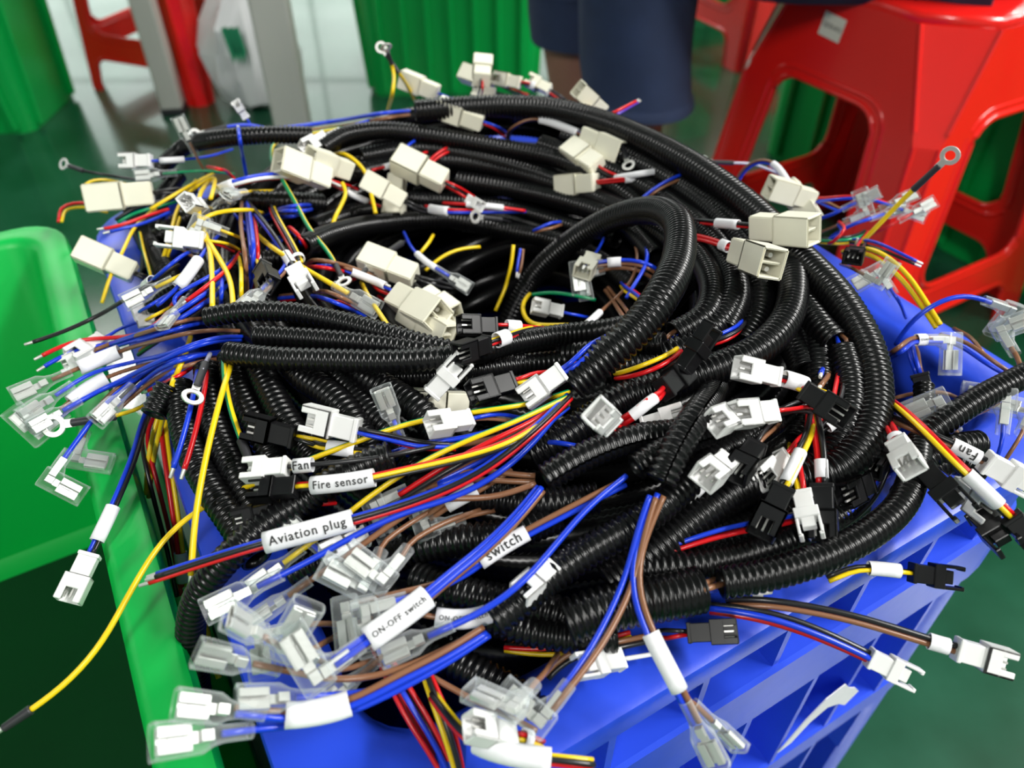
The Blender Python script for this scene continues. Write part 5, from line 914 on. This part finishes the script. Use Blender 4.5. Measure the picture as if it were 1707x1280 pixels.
W('blue wire stub by the long black plug', [(1380, 610, .6), (1372, 628, 1.4), (1365, 640, 1.6)], 'bn', 'tip', r=1.2)
W('red wire under the inner bend tube', [(1130, 580, .6), (1180, 572, 1.4), (1225, 555, 1.6), (1240, 535, 1.0)], 'rbk', '', r=.9)
W('brown and blue stubs at the end of the inner bend tube', [(1135, 553, 1.2), (1118, 562, 1.3), (1104, 572, 1.2)], 'nb', '', r=1.0)
W('wide black plug in the right hollow with three metal pins', [(1480, 790, 0), (1465, 795, .8), (1455, 800, 1.0), (1448, 804, 1.0)], 'yr', 'smf_black', sc=1.2, roll=-20)
W('upper dark plug under the outer right bend', [(1500, 700, .2), (1485, 730, .9), (1478, 740, 1.1), (1474, 746, 1.1)], 'rk', 'smf_black', sc=1.2, roll=20)
W('black wires leaving the long black plug to the left', [(1250, 700, .4), (1290, 690, 1.2), (1340, 670, 1.4), (1370, 650, 1.0)], 'kk', '', r=.9)
# ------------------------------------------------------------------ right edge
W('upper one of the two large cream plugs at the right', [(1130, 366, 3.0), (1165, 369, 4.6), (1210, 373, 5.6), (1252, 376, 6.2), (1264, 377, 6.3)], 'rk', 'mol_cream', sl=(9, 30), ab=True, sc=1.05, roll=15, r=1.0, a=2.6)
W('lower one of the two large cream plugs at the right', [(1128, 392, 3.0), (1165, 396, 4.4), (1200, 406, 5.4), (1224, 416, 6.0), (1234, 419, 6.2)], 'rr', 'mol_cream', sl=(12, 21), ab=True, sc=1.05, roll=10, r=1.0)
W('cream plug behind the two large ones', [(1400, 350, 1.0), (1374, 338, 2.4), (1362, 334, 2.8), (1354, 332, 2.8)], 'nb', 'mol_cream', ab=True, sc=1.0, roll=-10)
W('white sleeve with blue and red wires arching toward the stool', [(1345, 330, 2.2), (1370, 333, 3.0), (1420, 328, 3.8), (1465, 334, 3.8), (1492, 345, 3.6)], 'br', 'sps', sl=(68, 84), ab=True, r=.95, sc=.85)
W('uppermost clear spade in front of the stool leg', [(1350, 368, 1.6), (1385, 358, 2.8), (1402, 350, 3.2), (1408, 347, 3.3)], 'b', 'sps', ab=True, sc=.85, r=1.1, roll=20)
W('clear spade crossing the yellow ring wire', [(1395, 375, 1.8), (1440, 358, 3.0), (1462, 350, 3.4), (1470, 346, 3.5)], 'n', 'sps', ab=True, sc=.85, roll=-10)
W('clear spade with a blue wire below the yellow ring wire', [(1385, 395, 1.6), (1420, 375, 2.8), (1446, 366, 3.2), (1455, 363, 3.2)], 'b', 'sps', ab=True, sc=.9, roll=40, r=1.1)
W('rightmost clear spade of the cluster by the stool leg', [(1440, 395, 1.8), (1480, 378, 3.0), (1495, 370, 3.3), (1502, 366, 3.4)], 'r', 'sps', ab=True, sc=.85, roll=0)
W('wide clear flag in the cluster by the stool leg', [(1360, 390, 1.4), (1395, 376, 2.4), (1408, 370, 2.7), (1414, 368, 2.7)], 'n', 'spf', ab=True, sc=.95, roll=15)
W('red and blue loop under the cluster of clear spades', [(1370, 402, 1.4), (1392, 398, 2.4), (1405, 385, 2.8), (1398, 372, 2.6)], 'rb', '', ab=True, r=1.0)
W('yellow and black wires leaving the cream plugs to the right', [(1355, 400, 1.4), (1390, 402, 2.2), (1425, 398, 2.2), (1445, 385, 1.8)], 'ykG', '', ab=True, r=.9)
W('long yellow ring wire pointing up at the red stool', [(1420, 420, 1.8), (1452, 388, 3.4), (1492, 346, 5.0), (1530, 309, 6.6), (1553, 288, 7.4)], 'y', 'ring', ab=True, r=1.35, sc=1.15)
W('red stripped wire by the foot of the yellow ring wire', [(1425, 430, 1.6), (1435, 405, 2.6), (1448, 388, 3.2)], 'rn', 'tip', ab=True, r=1.1)
W('square black plug between the clear flags at the right', [(1450, 385, 2.0), (1438, 404, 2.9), (1430, 416, 3.0), (1427, 421, 3.0)], 'rk', 'smf_black', ab=True, sc=1.1, roll=20)
W('black and blue stripped pair pointing right', [(1400, 400, 1.6), (1460, 408, 3.2), (1500, 426, 3.5), (1534, 441, 3.4)], 'kb', 'tip', ab=True, r=.9)
W('yellow and green pair curving down the right edge', [(1400, 425, 2.0), (1445, 418, 3.2), (1500, 455, 3.4), (1545, 515, 3.0), (1568, 550, 2.6)], 'gg', '', ab=True, r=1.3)
W('clear flag sleeve beside the outermost right bend', [(1510, 530, 1.0), (1500, 505, 2.4), (1490, 490, 2.8), (1486, 484, 2.8)], 'b', 'spf', ab=True, sc=1.05, roll=10)
W('small clear flag under the square black plug', [(1400, 440, 1.4), (1430, 452, 2.4), (1440, 458, 2.5), (1446, 461, 2.5)], 'n', 'spf', ab=True, sc=.8, roll=0)
W('blue wire arching right to a clear flag at the picture edge', [(1490, 580, 1.4), (1520, 535, 3.2), (1565, 503, 4.2), (1615, 492, 4.4), (1648, 502, 4.2), (1656, 507, 4.1)], 'b', 'spf', ab=True, r=1.2, sc=1.0, roll=20, flip=True)
W('clear elbow flag with a brown wire at the right picture edge', [(1600, 700, 1.6), (1660, 675, 2.6), (1700, 635, 3.2), (1702, 600, 3.6), (1688, 583, 3.7), (1682, 577, 3.7)], 'n', 'spf', ab=True, r=1.2, sc=1.05, roll=10, flip=True)
W('switch sleeve with a clear flag below the yellow and green pair', [(1480, 595, 1.4), (1500, 583, 2.4), (1530, 565, 3.0), (1552, 566, 3.0), (1558, 567, 3.0)], 'bn', 'spf', sl=(2, 14, 'switch', True), ab=True, r=1.1, sc=1.1, roll=0, flip=True)
W('blue and brown pair curving right along the crate corner', [(1560, 560, 1.4), (1610, 575, 2.2), (1650, 605, 2.2), (1712, 640, 1.6)], 'bn', '', ab=True, r=1.1)
W('brown wires behind the right clear flags', [(1590, 548, 1.2), (1620, 565, 2.0), (1640, 590, 2.0)], 'n', '', ab=True, r=1.1)
W('black plug standing against the blue wall with blue and brown wires', [(1520, 572, 1.2), (1524, 595, 1.6), (1530, 615, 1.4), (1533, 624, 1.2)], 'bnb', 'smf_black', ab=True, r=1.1, sc=1.2, roll=0)
W('short red and yellow wire below that black plug', [(1542, 645, .8), (1538, 662, 1.4), (1530, 678, 1.4), (1524, 690, 1.0)], 'ry', '', ab=True, r=.9)
W('brown wire arching in front of the blue wall', [(1485, 665, .8), (1530, 655, 1.4), (1575, 655, 1.6), (1605, 668, 1.2)], 'n', '', ab=True, r=1.0)
W('clear flag sleeve in front of the blue crate corner', [(1610, 760, 1.0), (1600, 730, 2.4), (1592, 715, 2.8), (1588, 708, 2.9)], 'n', 'spf', ab=True, sc=1.1, roll=0)
W('large clear flag at the right edge on a blue wire', [(1650, 790, .8), (1668, 745, 2.4), (1672, 720, 2.8), (1672, 712, 2.9)], 'b', 'spf', ab=True, sc=1.1, roll=10)
W('second clear flag at the right edge overlapping the large one', [(1660, 790, .8), (1690, 745, 2.2), (1702, 725, 2.5), (1706, 715, 2.5)], 'n', 'spf', ab=True, sc=1.1, roll=-10)
W('long yellow and black pair to a white sleeve and a black plug', [(1470, 660, 3.6), (1510, 690, 4.8), (1560, 738, 5.2), (1605, 785, 5.0), (1640, 815, 4.6), (1685, 862, 4.0), (1692, 868, 3.9)], 'kry', 'smf_black', sl=(4, 25), ab=True, r=1.0, sc=1.1, roll=0, a=2.8, tw=0)
W('Fan sleeve with a white plug at the right edge', [(1470, 690, 3.4), (1530, 716, 4.8), (1590, 742, 4.8), (1640, 768, 4.4), (1650, 773, 4.3)], 'nk', 'smm_white', sl=(1, 17, 'Fan', True), ab=True, r=1.0, sc=1.25, roll=10, a=3.0, b=2.4)
W('white plug with a red wire left of the black latch plug', [(1470, 690, 3.0), (1486, 716, 4.8), (1496, 736, 5.2), (1500, 744, 5.2)], 'rr', 'smf_white', sl=(2, 9), ab=True, r=1.1, sc=1.15, roll=10)
W('black latch plug on a red wire above the blue rim', [(1500, 745, 3.6), (1528, 765, 4.4), (1536, 774, 4.3), (1540, 780, 4.2)], 'rk', 'smm_black', ab=True, r=1.0, sc=1.2, roll=0)
W('white plug on red and blue wires in front of the Fan plug', [(1530, 765, 1.0), (1560, 785, 2.4), (1585, 804, 2.8), (1592, 809, 2.8)], 'rkb', 'smf_white', ab=True, r=1.0, sc=1.2, roll=20)
W('black latch plug on a short red wire over the blue rim', [(1585, 825, 1.2), (1605, 836, 2.4), (1622, 852, 2.7), (1627, 857, 2.7)], 'r', 'smm_black', ab=True, r=1.3, sc=1.15, roll=-10)
W('white sleeve with a black plug lying over the blue front rim', [(1380, 965, 1.4), (1420, 950, 1.6), (1450, 947, 1.6), (1510, 953, 1.4), (1518, 954, 1.4)], 'yk', 'smm_black', sl=(2, 19), ab=True, r=.9, sc=1.05, roll=5, a=2.8, b=2.2)
W('brown and black pair with a white plug reaching out over the floor', [(1200, 1005, 1.2), (1260, 1003, 1.8), (1350, 1015, 1.8), (1440, 1035, 1.6), (1540, 1066, 1.2), (1596, 1082, 1.0), (1604, 1084, 1.0)], 'nk', 'smf_white', sl=(3, 15), ab=True, r=1.1, sc=1.15, roll=10, tw=.4)
W('red black and blue wires with a white plug over the crate side', [(1172, 1013, 1.2), (1240, 1020, 1.6), (1320, 1040, 1.4), (1400, 1072, 1.0), (1450, 1096, .6), (1458, 1100, .6)], 'rkb', 'smm_white', ab=True, r=1.15, sc=1.0, roll=10, tw=.3)
W('black plug under the fat short tube', [(1080, 1058, .8), (1120, 1056, 1.4), (1138, 1055, 1.5), (1146, 1055, 1.5)], 'rk', 'smf_black', ab=True, sc=1.0, roll=0)
W('white notched plug on the front rim behind the hanging pair', [(1090, 1090, .6), (1060, 1095, 1.3), (1042, 1098, 1.5), (1036, 1099, 1.5)], 'w', 'smm_white', ab=True, sc=1.0, roll=15)
W('white sleeve along the fat short tube', [(1090, 1062, .8), (1045, 1072, 1.4), (980, 1085, 1.5), (930, 1100, 1.2), (905, 1140, .8)], 'nk', '', sl=(16, 32), ab=True, r=1.0, a=2.6)
W('brown and blue stubs between the fat tube and the front right tube', [(1205, 970, 1.6), (1180, 978, 1.7), (1160, 985, 1.6)], 'nbn', '', ab=True, r=1.1)
W('white scrap of sleeve under the front right tube', [(1240, 985, 1.2), (1262, 988, 1.6), (1285, 986, 1.4)], 'w', '', sl=(2, 10), ab=True, r=1.0)
W('black wires along the front rim under the hanging pair', [(830, 1078, .2), (900, 1085, .3), (980, 1075, .4), (1060, 1055, .3)], 'ykr', '', ab=True, r=.9)
